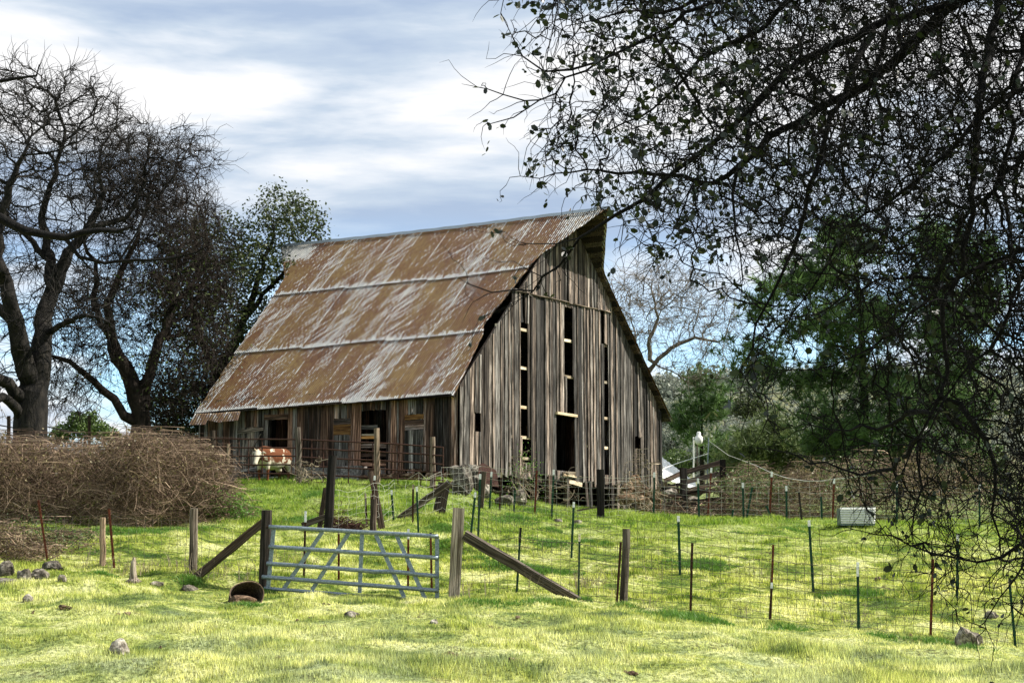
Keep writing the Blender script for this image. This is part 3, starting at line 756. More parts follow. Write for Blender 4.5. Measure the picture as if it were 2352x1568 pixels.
# ---- front fence, right of the gate
f = thing('wire_fence', 'long woven wire fence running right from the tube gate to the picture edge', 'fence', tuple(gp(1435, 30)))
wood_post('wood_post', (1054,1166), (1042,1382), 31, 25, 'post', f, 'sq'); 
wood_post('brace', (1066,1228), (1326,1380), 30.8, 21, 'post', f, 'sq', dy=.1, sink=.05)
steel_post((1196,1211), (1186,1373), 30.9, 'green_steel', 'black', f, 5, .28); steel_post((1331,1226), (1329,1362), 32, 'green_steel', 'pale_wood', f, 4.5, .14)
steel_post((1426,1244), (1416,1394), 30.0, 'rust', None, f, 5.5); wood_post('wood_post', (1439,1214), (1433,1388), 30.1, 18, 'post', f)
steel_post((1590,1246), (1586,1406), 29.5, 'rust', None, f, 5.5); steel_post((1776,1250), (1769,1436), 29, 'redrust', None, f, 5)
steel_post((1773,1337), (1767,1437), 28.8, 'rust', 'white_paint', f, 5, .10); steel_post((1970,1290), (1972,1456), 28, 'green_steel', 'white_paint', f, 6, .24)
steel_post((2143,1283), (2137,1471), 27, 'redrust', None, f, 6); steel_post((2318,1330), (2333,1490), 26.5, 'green_steel', 'pale_wood', f, 6, .1)
steel_post((2560,1325), (2560,1500), 26, 'rust', None, f, 6)
wires('wire_mesh', base_pts([(1044,31.0),(1186,30.85),(1329,30.4),(1434,30.05),(1586,29.5),(1768,28.95),(1972,28),(2137,27),(2332,26.5),(2560,26),(2900,25)]), [.04,.16,.29,.43,.58,.74,.90,1.06], 'wire', f, .16, .0040, .02)
# ---- middle fence of green posts with white tips
f = thing('wire_fence', 'wire fence on green white-tipped steel posts crossing the middle of the field', 'fence', tuple(gp(1562, 36)))
steel_post((1092,1130), (1080,1240), 40.6, 'green_steel', 'white_paint', f, 5); steel_post((1103,1088), (1098,1238), 41, 'green_steel', 'white_paint', f, 5)
steel_post((1318,1152), (1312,1286), 38, 'green_steel', 'white_paint', f, 5); steel_post((1558,1184), (1562,1322), 36, 'green_steel', 'white_paint', f, 6)
steel_post((1858,1194), (1868,1356), 34.5, 'green_steel', 'white_paint', f, 6); steel_post((2200,1226), (2198,1381), 33, 'green_steel', 'white_paint', f, 6)
steel_post((2520,1235), (2520,1388), 32.2, 'green_steel', 'white_paint', f, 6)
wires('wire_mesh', base_pts([(1090,41),(1312,38),(1562,36),(1868,34.5),(2198,33),(2520,32.2),(2900,31)]), [.05,.20,.36,.54,.72,.90,1.08], 'wire', f, .18, .0040, .03)
# ---- short fence seen through the gate
f = thing('wire_fence', 'short rusty fence on white-tipped steel posts seen through the tube gate bars', 'fence', tuple(gp(860, 33)))
steel_post((799,1173), (791,1362), 33, 'rust', 'white_paint', f, 5) if False else None
steel_post((702,1173), (697,1358), 33, 'rust', 'white_paint', f, 5, .22); steel_post((778,1214), (778,1362), 33, 'redrust', 'pale_wood', f, 5, .1)
steel_post((938,1214), (937,1372), 32.8, 'redrust', 'white_paint', f, 5, .2); steel_post((989,1222), (992,1376), 32.8, 'redrust', 'pale_wood', f, 5, .1)
wood_post('wood_post', (745,1330), (745,1356), 33, 14, 'redrust', f, 'sq')
wires('wire_strand', base_pts([(608,31.7),(697,33),(778,33),(937,32.8),(992,32.8),(1042,31.2)]), [.25,.6,.95], 'wire', f, 0.0, .0025, .06)
# ---- bank fence with leaning timbers
f = thing('wire_fence', 'slack pale wire fence with leaning dark timbers climbing the grassy bank', 'fence', tuple(gp(860, 43)))
wood_post('wood_post', (764,1046), (752,1236), 41, 21, 'dark_post', f); wood_post('brace', (748,1120), (736,1196), 41.2, 10, 'dark_post', f, 'sq')
wood_post('brace', (750,1186), (694,1206), 41.1, 13, 'dark_post', f, 'sq', sink=.0)
wood_post('wood_post', (852,1082), (876,1206), 43.2, 14, 'dark_post', f, 'sq'); wood_post('wood_post', (858,1146), (857,1232), 41.5, 15, 'dark_post', f)
wood_post('wood_post', (1020,1108), (1008,1182), 45.5, 24, 'dark_post', f, 'sq'); wood_post('brace', (1034,1108), (912,1194), 45.2, 15, 'post', f, 'sq', sink=0)
steel_post((861,1092), (857,1130), 43, 'rust', 'white_paint', f, 4.5, .12)
for t_, b_, Y_, c_, tp in (((899,1125),(904,1192),44.5,'green_steel','white_paint'),((957,1117),(961,1224),42.3,'green_steel','white_paint'),((949,1112),(948,1200),43.5,'rust','pale_wood'),((839,1132),(842,1200),43.6,'rust','pale_wood'),((853,1132),(853,1215),43.4,'redrust','pale_wood')):
    steel_post(t_, b_, Y_, c_, tp, f, 4.5)
wires('wire_mesh', base_pts([(756,41.2),(857,42.8),(903,44.2),(960,44.4),(1012,45.4)]), [.15,.32,.5,.68,.86,1.05,1.2], 'palewire', f, .34, .0034, .12, jit=.035)
wires('wire_strand', base_pts([(1012,45.4),(1055,44),(1098,41.2)]), [.2,.5,.8,1.05], 'palewire', f, 0, .0034, .08)
# ---- yard panel fence of rusty steel rails
f = thing('panel_fence', 'rusty brown steel rail panels with grey wood posts before the barn side wall', 'fence', tuple(gp(760, 52)))
for (x0, x1, r0, r1, Y0, Y1, cols, nm) in ((450,684,[1007,1027,1047,1066,1085],[1009,1028,1047,1067,1088],55.0,52.6,(472,512,526,549,571,602,679),1),
        (692,862,[1009,1029,1049,1069,1088,1106],[1017,1037,1057,1077,1096,1113],52.4,51.2,(716,743,801,856),2),
        (868,1019,[1017,1037,1057,1077,1096,1113],[1027,1046,1066,1085,1103,1119],51.2,50.4,(914,967,1018),3)):
    p = thing('steel_panel', None, None, tuple(gp((x0+x1)/2, (Y0+Y1)/2))); p.parent = f; p.matrix_parent_inverse = Matrix.Translation(-f.location)
    mbr = [MB() for _ in r0]
    for m_, a, b in zip(mbr, r0, r1):
        m_.tube([at(x0+(x1-x0)*k/6, a+(b-a)*k/6+random.uniform(-.6, .6), Y0+(Y1-Y0)*k/6) for k in range(7)], .024, 6); q = m_.build('rail', M['rust']); q.parent = p; q.matrix_parent_inverse = Matrix.Translation(-p.location)
    for x in cols:
        k = (x-x0)/(x1-x0); Yq = Y0+(Y1-Y0)*k; m_ = MB(); m_.tube([at(x, r0[0]+(r1[0]-r0[0])*k, Yq-.03), at(x+random.uniform(-1, 1), r0[-1]+(r1[-1]-r0[-1])*k+2, Yq-.03)], .02, 6)
        q = m_.build('upright', M['rust']); q.parent = p; q.matrix_parent_inverse = Matrix.Translation(-p.location)
for t_, b_, Y_, w_ in (((685,981),(688,1106),52.4,13),((865,983),(867,1114),51.1,13),((993,1003),(994,1120),50.6,13),((488,988),(489,1060),54.6,13),((525,1018),(525,1100),54.0,8)):
    wood_post('wood_post', t_, b_, Y_, w_, 'post', f)
# far left rail fence behind the hedge
f = thing('rail_fence', 'dark horizontal rail fence behind the bramble hedge under the oaks', 'fence', tuple(at(380, 1030, 60)))
for a, b in (((250,998),(446,1004)), ((300,1006),(446,1016))):
    mb = MB(); mb.bar(at(*a, 60), at(*b, 58), .08, .04, up=(0,0,1), seg=6, rough=.01); mb.build('rail', M['dark_post'], f)
for x in (268,346,430): wood_post('wood_post', (x,990), (x,1040), 59.5, 8, 'dark_post', f, 'sq', sink=1.2)
f = thing('rail_fence', 'dark sloping rail fence at the far left behind the big oak trunk', 'fence', tuple(at(0, 1000, 64)))
for a, b in (((-160,950),(50,985)), ((-160,968),(50,1003)), ((110,980),(210,1003))):
    mb = MB(); mb.bar(at(*a, 66), at(*b, 64), .08, .04, up=(0,0,1), seg=6, rough=.01); mb.build('rail', M['dark_post'], f)
for x in (-100,20,205): wood_post('wood_post', (x,955), (x,1010), 65, 7, 'dark_post', f, 'sq', sink=1.2)
# ---- fence before the gable
f = thing('wire_fence', 'wire fence on mixed steel posts in front of the barn gable and thicket', 'fence', tuple(gp(1500, 51)))
wood_post('wood_post', (1110,1083), (1104,1158), 49.5, 14, 'post', f, 'sq'); wood_post('wood_post', (1379,1078), (1380,1186), 49.8, 17, 'dark_post', f, 'sq')
for t_, b_, Y_, c_, tp in (((1129,1083),(1124,1175),49.6,'green_steel','white_paint'),((1152,1084),(1147,1178),49.7,'rust','pale_wood'),((1183,1125),(1180,1182),49.8,'green_steel',None),
        ((1233,1080),(1228,1184),49.6,'redrust',None),((1272,1078),(1267,1186),49.8,'green_steel','white_paint'),((1503,1084),(1501,1190),50.8,'green_steel','white_paint'),
        ((1603,1098),(1606,1194),51,'green_steel','white_paint'),((1634,1074),(1626,1180),53,'redrust','white_paint'),((1706,1108),(1708,1196),50.8,'green_steel','white_paint'),
        ((1728,1118),(1714,1195),51.5,'green_steel',None),((1760,1160),(1775,1197),50,'green_steel',None),((1684,1170),(1680,1197),50,'green_steel',None),((1773,1083),(1767,1196),50.6,'redrust','white_paint'),
        ((1806,1115),(1807,1198),50.3,'green_steel','white_paint'),((1835,1130),(1842,1200),50,'dark_post',None),((1886,1140),(1888,1202),49.8,'green_steel',None),((1916,1098),(1912,1203),49.6,'redrust','white_paint'),
        ((2060,1105),(2060,1210),48.6,'green_steel','white_paint'),((2250,1112),(2250,1218),47.2,'green_steel','white_paint')):
    steel_post(t_, b_, Y_, c_, tp, f, 4.5, .16)
wires('wire_mesh', base_pts([(1012,47.5),(1104,49.6),(1228,49.7),(1380,49.9),(1501,50.9),(1606,51.1),(1768,50.7),(1912,49.7),(2060,48.7),(2250,47.3),(2700,45.5)]), [.06,.22,.38,.56,.74,.92,1.1,1.24], 'palewire', f, .32, .0032, .03, jit=.02)

# ---- tube gate
gt = thing('tube_gate', 'galvanised steel tube gate with slanted braces hanging between two wood posts', 'gate', tuple(gp(810, 31.2)))
def gat(px, row, dy=0.0): return at(px, row, 31.35-(px-605)/400*.45+dy)
for (x0, y0, x1, y1) in ((618,1209,1006.5,1231),(618,1254.5,1006.5,1280.5),(612.7,1293,1006.5,1322),(602,1324,1006.5,1355.6),(607,1350,1006.5,1381.6)):
    mb = MB(); n_ = 16
    dent = 2.5 if y0 == 1293 else .3
    mb.tube([gat(x0+(x1-x0)*k/n_, y0+(y1-y0)*k/n_+(dent*math.sin(k*.9) if 9 < k < 14 else 0)+.25*math.sin(k*1.7)) for k in range(n_+1)], .040 if y0 < 1340 else .034, 10)
    mb.build('rail', M['galv'], gt, True)
for (x0, y0, x1, y1, nm) in ((629,1212,615.5,1350,'upright'),(831.5,1225,826,1361,'upright'),(1004,1232,1004,1382,'upright'),(741,1220,652,1351,'brace'),(801.4,1223,716.6,1354,'brace'),(863,1227,928.5,1371,'brace'),(910.7,1229,977.7,1377,'brace')):
    mb = MB(); mb.bar(gat(x0, y0, .045), gat(x1, y1, .045), .075, .022); mb.build(nm, M['galv'], gt)
mb = MB(); mb.tube([gat(605,1324), gat(606,1324,.1), gat(612,1322,.15)], .018, 6); mb.tube([gat(620,1209), gat(612,1209,.12)], .018, 6); mb.build('hinge', M['rust'], gt)

# ---- corral, yard lamp, shed roof, trough
f = thing('corral_fence', 'collapsing corral of grey sloping boards beside the right corner of the barn', 'fence', tuple(gp(1600, 58)))
for a, b, w_ in (((1526,1104),(1572,1084),11),((1572,1085),(1660,1060),11),((1576,1106),(1658,1086),11),((1520,1122),(1574,1108),8),((1574,1127),(1660,1106),10),((1515,1142),(1660,1122),9),((1530,1160),(1662,1146),12),((1560,1170),(1664,1160),10)):
    mb = MB(); mb.bar(at(*a, 57), at(*b, 57.3), .04, w_/ppm(57)*1.0, up=(0,1,0), seg=5, rough=.008, roll=math.pi/2); mb.build('rail', M['dark_post'], f)
for t_, b_, w_ in (((1570,1074),(1572,1176),14),((1660,1055),(1660,1172),13)): wood_post('wood_post', t_, b_, 57, w_, 'dark_post', f, 'sq')
wood_post('brace', (1640,1108), (1668,1136), 56.8, 4, 'pale_wood', f, 'sq', sink=0); wood_post('brace', (1690,1140), (1655,1176), 56.8, 6, 'dark_post', f, 'sq', sink=0)
wood_post('fallen_post', (1565,1155), (1543,1178), 56.4, 8, 'post', f, sink=0)
sh = thing('shed', 'low shed with a pale sheet roof behind the barn right corner', 'shed', tuple(at(1560, 1110, 70)))
R1 = [at(1440,1068,72), at(1604,1128,70), at(1598,1108,74), at(1440,990,76)]
mb = MB(); n_ = 40; vs = []; gc = []
for j in range(2):
    for i in range(n_+1):
        p = (R1[0]*(1-i/n_)+R1[1]*i/n_) if j == 0 else (R1[3]*(1-i/n_)+R1[2]*i/n_); vs.append(p+ZZ*(.03*(i % 2)))
mb.add(vs, [(i, i+1, n_+2+i, n_+1+i) for i in range(n_)]); mb.build('roof', M['white_paint'], sh)
mb = MB(); 
for i in range(12): 
    a = R1[0]*(1-i/12)+R1[1]*i/12+Vector((0,.3,-.1)); b_ = R1[0]*(1-(i+.95)/12)+R1[1]*(i+.95)/12+Vector((0,.3,-.1)); lo = 1.2
    mb.add([a, b_, b_-ZZ*(b_.z-lo), a-ZZ*(a.z-lo), a+Vector((0,.05,0)), b_+Vector((0,.05,0)), b_+Vector((0,.05,-(b_.z-lo))), a+Vector((0,.05,-(a.z-lo)))], [(0,1,2,3),(7,6,5,4),(0,4,5,1),(1,5,6,2),(3,2,6,7),(0,3,7,4)])
mb.build('wall', M['side'], sh)
lp = thing('yard_lamp', 'white glass yard lamp on a pale pole above the corral', 'lamp', tuple(at(1595, 1180, 80)))
wood_post('pole', (1593,1003), (1593,1140), 80, 3.4, 'white_paint', lp, sink=2.5)
wood_post('conduit', (1600,1000), (1602,1070), 79.9, 3, 'dark_post', lp, sink=.0)
mb = MB(); c = at(1605, 1010, 79.6)
mb.tube([c+ZZ*z for z in (.40,.34,.20,.17,-.02,-.18,-.24)], [.06,.10,.10,.17,.20,.15,.05], 14); mb.build('lamp_shade', M['white_paint'], lp, True)
mb = MB(); mb.tube([at(1594,1008,80), at(1604,1004,79.7)], .03, 6); mb.build('arm', M['galv'], lp)
lp = thing('utility_pole', 'thin grey metal pole right of the yard lamp holding a guy wire', 'pole', tuple(at(1627, 1180, 78)))
wood_post('pole', (1628,1004), (1624,1130), 78, 3.2, 'galv', lp, sink=2.5)
mb = MB(); mb.tube([at(1627,1041,78), at(1560,1062,74), at(1505,1082,70)], .018, 4); mb.build('guy_wire', M['white_paint'], lp)
cb = MB(); cb.tube([at(1628,1012,78), at(1673,1045,62), at(1735,1068,54), at(1773,1086,50.7), at(1810,1098,50.5), at(1850,1104,50.3), at(1885,1104,50), at(1916,1100,49.8), at(1990,1092,49)], .010, 5)
tag(cb.build('rope', M['palewire'], None), 'sagging pale rope strung between the tips of the rusty far posts', 'rope')
bx = thing('trough', 'white ribbed sheet metal trough at the far edge of the field', 'trough', tuple(gp(1970, 46)))
mb = MB(); rows_ = 28; vs = []
for j in range(rows_+1):
    t_ = j/rows_; y_ = 46+.035*math.sin(j*math.pi/2)
    for (x, k) in ((1929+3*t_, 0), (2011-1*t_, 1)): vs.append(at(x, 1164+38*t_, y_))
mb.add(vs, [(2*j, 2*j+1, 2*j+3, 2*j+2) for j in range(rows_)]); mb.build('front_sheet', M['white_paint'], bx)
mb = MB(); A_ = at(1929,1164,46.05); B_ = at(2011,1164,46.05); D_ = .55
def boxm(mb, p, dx, dy, dz):
    vs = [p+Vector((x, y, z)) for x in (0, dx) for y in (0, dy) for z in (0, dz)]
    mb.add(vs, [(0,1,3,2),(4,6,7,5),(0,4,5,1),(2,3,7,6),(1,5,7,3),(0,2,6,4)])
boxm(mb, Vector((A_.x+.02, 46.06, A_.z-.5)), B_.x-A_.x-.04, D_, .47); mb.build('tank', M['galv'], bx)

# ---- tub, stump, rocks and clods
p = gray(568, 1384); tb = thing('rusty_tub', 'rusty dark metal tub lying half buried and open in front of the gate', 'tub', tuple(p))
ax = Vector((.30, -.86, .34)).normalized(); c = p+ZZ*.13; sx = ax.cross(ZZ).normalized(); sy = sx.cross(ax)
mb = MB(); n_ = 26; vs = []
for (d, rr) in ((0,.275),(-.50,.23),(-.50,.215),(-.0,.255)):
    for i in range(n_):
        a = 2*math.pi*i/n_; q = 1+.05*math.sin(3*a+1); vs.append(c+ax*d+(sx*math.cos(a)*1.08+sy*math.sin(a)*.88)*rr*q)
fs = [(r*n_+i, r*n_+(i+1) % n_, (r+1)*n_+(i+1) % n_, (r+1)*n_+i) for r in range(3) for i in range(n_)]+[(3*n_+i, 3*n_+(i+1) % n_, (i+1) % n_, i) for i in range(n_)]+[tuple(range(2*n_, 3*n_))]
mb.add(vs, fs); mb.build('tub_body', M['dark_post'], tb)
mb = MB(); mb.tube([c+(sx*math.cos(2*math.pi*i/n_)*1.08+sy*math.sin(2*math.pi*i/n_)*.88)*.272*(1+.05*math.sin(3*2*math.pi*i/n_+1)) for i in range(n_)], .010, 6, closed=True); mb.build('rim', M['post'], tb)
mb = MB(); mb.rock(p+Vector((-.10,-.16,.02)), .26, .18, .12); o = mb.build('rock', M['dung']); tag(o, 'flat brown rock leaning into the mouth of the rusty tub', 'rock', 'rocks lying in the pasture')
mb = MB(); q0 = gray(307, 1338); mb.tube([q0+ZZ*z+Vector((random.gauss(0,.01),0,0)) for z in (-.1,0,.05,.18,.34,.44)], [.16,.13,.075,.06,.05,.02], 9, rough=.18)
tag(mb.build('stump', M['post']), 'small splintered wood stump below the left wire fence', 'stump')
rocks = [(14,1327,36,30,'stone','grey angular rock at the far left edge under the bush'),(10,1343,50,16,'stone','low pale rock at the left picture edge in front of the angular rock'),
 (51,1337,28,28,'stone','rounded grey brown rock between the edge rocks and the flat topped one'),(90,1332,34,20,'stone','flat topped rock with a dark right end in the left rock group'),
 (88,1318,24,10,'stone','small pale rock behind the flat topped rock'),(118,1307,44,16,'stone','bluish grey slab at the foot of the leaning rusty post'),
 (142,1337,20,14,'stone','small bright cream rock at the right end of the left rock group'),(357,1349,28,9,'stone','flat grey rock right of the stump'),
 (430,1358,34,12,'stone','pale pointed flat rock between the stump and the tub'),(272,1504,40,28,'stone','dark humped rock standing alone in the lower left grass'),
 (2228,1489,50,44,'stone','dark pointed rock near the lower right corner'),(2280,1420,28,14,'stone','pale rock in the grass under the right tree twigs'),
 (62,1384,20,14,'stone','pale crumbly rock in the left foreground grass'),(1283,1198,18,7,'stone','small pale rock on the bare strip before the barn gable'),
 (1328,1203,18,7,'stone','small grey rock right of the pale one before the barn gable'),(805,1421,28,13,'stone','small dark grey rock in the grass below the gate'),
 (998,1437,18,9,'stone','small pale pink stone in the grass below the right half of the gate')]
for px, row, wpx, hpx, mt, lab in rocks:
    p = gray(px, row); k = ppm(p.y); mb = MB(); mb.rock(p+Vector((0, wpx/k*.3, hpx/k*.18)), wpx/k*.66, wpx/k*.5, hpx/k*.95, n=2, sq=.35)
    tag(mb.build('rock', M[mt]), lab, 'rock', 'rocks lying in the pasture')
clods = [(1128,1447,26,16,'largest brown clod in the grass below the gate post'),(1152,1449,20,9,'low clod touching the right side of the largest brown clod'),(740,1417,14,10,'round brown clod left of the dark grey rock under the gate'),
 (716,1421,16,9,'brown clod below the middle of the gate'),(684,1426,20,8,'flat reddish clod below the left half of the gate'),(745,1441,28,9,'flat brown clod lowest of those under the gate'),
 (225 if False else 229,1400 if False else 1282,1,1,None),(143,1399,40,12,'wide reddish brown clod in the left foreground'),(70,1399 if False else 1408,16,10,'dark clod at the left edge of the foreground'),
 (280,1416,30,12,'grey brown clod pair right of the wide reddish one'),(1020,1508,52,14,'broad low clod patch in the bottom middle foreground'),(1178,1517,34,12,'flat dark clod right of the broad clod patch'),
 (1193,1418,24,8,'brown clod in the grass right of the gate post'),(1445,1352 if False else 1548,40,12,'wide clod near the bottom edge right of centre'),(634,1516,22,10,'small brown clod in the bottom left foreground'),
 (372,1488,14,8,'small round clod right of the dark humped rock'),(2093,1467 if False else 1462,18,9,'dark clod left of the lower right pointed rock'),(2012,1398 if False else 1330,16,8,'reddish clod inside the right wire fence'),
 (540 if False else 938,1302,14,8,'brown clod on the grass seen through the gate'),(748,1364 if False else 1389,18,8,'brown clod just below the bottom rail of the gate')]
for px, row, wpx, hpx, lab in clods:
    if not lab: continue
    p = gray(px, row); k = ppm(p.y); mb = MB()
    for _ in range(max(2, int(wpx/9))): mb.rock(p+Vector((random.uniform(-.42, .42)*wpx/k, random.uniform(-.1, .1), random.uniform(0, hpx*.2)/k)), wpx/k*.24, wpx/k*.24, hpx/k*random.uniform(.35, .6), n=1, sq=.7)
    tag(mb.build('clod', M['dung']), lab, 'clod', 'dry brown clods in the pasture')
# boulders at the barn corner
bl = [(1064,1142,46,66,50.6,'stone','largest pale boulder at the near corner of the barn'),(1086,1105,34,34,51.6,'stone','pale boulder above the largest one under the gable corner'),(1052,1098,40,26,52,'stone','flat pale boulder directly under the barn corner board'),
 (1100,1122,28,30,51,'stone','grey boulder right of the largest corner boulder'),(1112,1142,26,28,50.6,'stone','brownish boulder beside the short fence post at the corner'),(1040,1122,20,16,51.4,'stone_brown','small brown boulder left of the largest corner boulder'),
 (1160,1164,46,26,51,'stone','low boulder in the weeds under the left part of the gable'),(1196,1160,34,34,51.4,'stone','pale boulder at the left end of the dark undercroft'),
 (1442,1132,30,26,56.2,'stone_brown','upper stone of the tumbled heap under the right gable'),(1440,1160,40,32,56,'stone_brown','broad stone at the base of the right gable heap'),
 (1474,1142,36,28,57,'stone_brown','middle stone of the heap under the right gable'),(1480,1170,40,28,56.6,'stone_brown','lowest right stone of the heap below the gable'),
 (1504,1154,30,24,58,'stone_brown','rear stone of the heap by the right barn corner'),(1458,1112,24,20,57.5,'stone_brown','topmost stone of the heap under the right gable'),(1540,1140,30,18,59,'stone','pale stone between the barn and the corral boards'),(1590,1162,34,20,58.5,'stone','pale stone behind the middle corral boards'),(1602,1140,26,14,59,'stone','small pale stone showing between the upper corral boards')]
for px, row, wpx, hpx, Y_, mt, lab in bl:
    k = ppm(Y_); p = at(px, row, Y_); mb = MB(); mb.rock(p+ZZ*hpx/k*.5, wpx/k*.56, wpx/k*.5, hpx/k*.62, n=2, sq=.35)
    tag(mb.build('boulder', M[mt]), lab, 'boulder', 'boulders around the barn base')
o = MB(); A_ = at(1098,1112,50.8); o.add([at(1098,1070,51.6), at(1108,1062,51.7), at(1140,1080,51.5), at(1146,1118,51), at(1100,1112,51), at(1098,1070,51.64), at(1108,1062,51.74), at(1140,1080,51.54), at(1146,1118,51.04), at(1100,1112,51.04)], [(0,1,2,3,4),(9,8,7,6,5),(0,5,6,1),(1,6,7,2),(2,7,8,3),(3,8,9,4),(4,9,5,0)])
tag(o.build('metal_sheet', M['rust']), 'dark red metal sheet leaning on the boulders at the barn corner', 'metal sheet')
mb = MB(); mb.bar(at(1326,1172,50.4), at(1376,1163,50.4), .12, .05, up=(0,0,1)); tag(mb.build('fallen_plank', M['pale_wood']), 'pale plank lying on the ground below the barn gable', 'plank')
mb = MB(); mb.tube([at(548,1078,46.5), at(530,1098,46), at(512,1120,45.5), at(503,1134,45.3)], [.10,.12,.11,.10], 8, rough=.12); tag(mb.build('log', M['dark_post']), 'mossy dark leaning log at the right end of the bramble hedge', 'log')

# ------------------------------------------------------------------ plants
def colonize(att, nodes, parents, D, di, dk, bias=(0,0,0), jit=.25, maxit=160, seed=0, maxnodes=30000):
    r = np.random.default_rng(seed); att = np.asarray(att, float); bias = np.array(bias)
    N_ = [np.array(n, float) for n in nodes]; Pp = list(parents); kids = [0]*len(N_)
    for p in Pp:
        if p >= 0: kids[p] += 1
    A0 = np.array(N_); dmin = np.full(len(att), 1e9); near = np.zeros(len(att), int)
    def upd(new, i0):
        nonlocal dmin, near
        for s in range(0, len(new), 400):
            d = np.sqrt(((att[:, None]-new[None, s:s+400])**2).sum(2)); j = d.argmin(1); m = d[np.arange(len(att)), j]
            k = m < dmin; dmin[k] = m[k]; near[k] = j[k]+i0+s
    upd(A0, 0)
    for it in range(maxit):
        act = (dmin < di) & (dmin > dk)
        if not act.any(): break
        idx_ = near[act]; vec = att[act]-np.array(N_)[idx_]; vec /= np.linalg.norm(vec, axis=1)[:, None]
        u_, inv = np.unique(idx_, return_inverse=True); S_ = np.zeros((len(u_), 3)); np.add.at(S_, inv, vec)
        S_ /= np.linalg.norm(S_, axis=1)[:, None]+1e-9
        new = []; par = []
        for q, s in zip(u_, S_):
            if kids[q] >= 3: 
                dmin[(near == q)] = 0; continue
            d = s+bias+r.normal(0, jit, 3); d /= np.linalg.norm(d)+1e-9
            new.append(N_[q]+d*D); par.append(q); kids[q] += 1
        if not new: break
        i0 = len(N_); N_ += new; Pp += [int(p) for p in par]; kids += [0]*len(new); upd(np.array(new), i0)
        if len(N_) > maxnodes: break
        keep = dmin > dk; att = att[keep]; dmin = dmin[keep]; near = near[keep]
        if len(att) == 0: break
    return np.array(N_), np.array(Pp)
def radii(P, par, r0, ex=2.2, fixed=None):
    n = len(P); acc = np.zeros(n); 
    for i in range(n-1, -1, -1):
        if acc[i] == 0: acc[i] = r0**ex
        if par[i] >= 0: acc[par[i]] += acc[i]
    r = acc**(1/ex)
    if fixed is not None:
        for i, v in fixed.items(): r[i] = max(r[i], v) if v > 0 else r[i]
    return r
def tree_mesh(P, par, rad, nthin=3, nthick=8, thick=.04):
    """all twigs and limbs as prisms; the ring at a parent is shared by its main child"""
    n = len(P); kids = [[] for _ in range(n)]
    for i in range(n):
        if par[i] >= 0: kids[par[i]].append(i)
    dirs = np.zeros((n, 3)); main = np.full(n, -1)
    for i in range(n):
        if kids[i]: main[i] = max(kids[i], key=lambda c: rad[c])
    for i in range(n):
        d = np.zeros(3)
        if par[i] >= 0: d += (P[i]-P[par[i]])
        if main[i] >= 0: d += (P[main[i]]-P[i])
        dirs[i] = d/(np.linalg.norm(d)+1e-9)
    ci = np.array([i for i in range(n) if par[i] >= 0]); pi = par[ci]
    ismain = main[pi] == ci
    dc = dirs[ci]; dp = np.where(ismain[:, None], dirs[pi], dc); rc = rad[ci].copy(); rc[main[ci] < 0] *= .45; rp = np.where(ismain, rad[pi], np.minimum(rad[ci]*1.15, rad[pi]))
    ref = np.array([.57, .33, .75]); V = []; Fq = []; base = 0; out = []
    for lo, hi, k in ((0, thick, nthin), (thick, 99, nthick)):
        s = (rad[ci] >= lo) & (rad[ci] < hi)
        if not s.any(): continue
        def ring(c, d, r):
            a = np.cross(d, ref); a /= np.linalg.norm(a, axis=1)[:, None]+1e-9; b = np.cross(d, a)
            th = np.arange(k)*2*np.pi/k
            return c[:, None]+r[:, None, None]*(a[:, None]*np.cos(th)[None, :, None]+b[:, None]*np.sin(th)[None, :, None])
        R0 = ring(P[pi[s]], dp[s], rp[s]); R1 = ring(P[ci[s]], dc[s], rc[s]); m = len(R0)
        V.append(np.concatenate([R0, R1], 1).reshape(-1, 3)); j = np.arange(k); jn = (j+1) % k
        f = np.stack([j, jn, k+jn, k+j], 1)[None]+(np.arange(m)*2*k)[:, None, None]+base
        Fq.append(f.reshape(-1, 4)); base += m*2*k
    return np.concatenate(V), np.concatenate(Fq)
def add_twigs(P, par, rad, n, length, seg, droop, r0, seed, maxr=.02, out=None, curl=.28):
    r = np.random.default_rng(seed); P = list(P); par = list(par); rad = list(rad)
    cand = np.array([i for i in range(len(P)) if rad[i] < maxr]); 
    if len(cand) == 0: return np.array(P), np.array(par), np.array(rad)
    for q in r.choice(cand, n):
        d = r.normal(0, 1, 3); 
        pd = P[q]-P[par[q]] if par[q] >= 0 else np.zeros(3); pd = pd/(np.linalg.norm(pd)+1e-9)
        d = d/np.linalg.norm(d)*.9+pd*.9; L = length*r.uniform(.4, 1.3)/seg; cur = q; rr = r0
        for k in range(seg):
            d = d/np.linalg.norm(d)+np.array([0, 0, -droop])+r.normal(0, curl, 3); d /= np.linalg.norm(d)
            P.append(P[cur]+d*L); par.append(cur); rr *= .86; rad.append(rr); cur = len(P)-1
    return np.array(P), np.array(par), np.array(rad)
def leaf_mesh(c, size, r, aspect=.55, up=.0, k=6, curl=.25):
    """one small rounded leaf face at every point"""
    n = len(c); a = r.normal(0, 1, (n, 3)); a[:, 2] -= up; a /= np.linalg.norm(a, axis=1)[:, None]
    b = np.cross(a, r.normal(0, 1, (n, 3))); b /= np.linalg.norm(b, axis=1)[:, None]; nn = np.cross(a, b)
    s = size*r.uniform(.6, 1.25, n)
    if k == 6: shp = [(0,0,0),(.3,.42,.1),(.75,.45,.12),(1,0,0),(.75,-.45,.12),(.3,-.42,.1)]
    elif k == 4: shp = [(0,0,0),(.5,.5,.1),(1,0,0),(.5,-.5,.1)]
    V = np.stack([c+s[:, None]*(a*x+b*y*aspect*2*.5/.45*.5+nn*z*curl*2) for x, y, z in shp], 1)
    return V.reshape(-1, 3), np.arange(n*k).reshape(n, k), np.repeat(r.random(n), k)
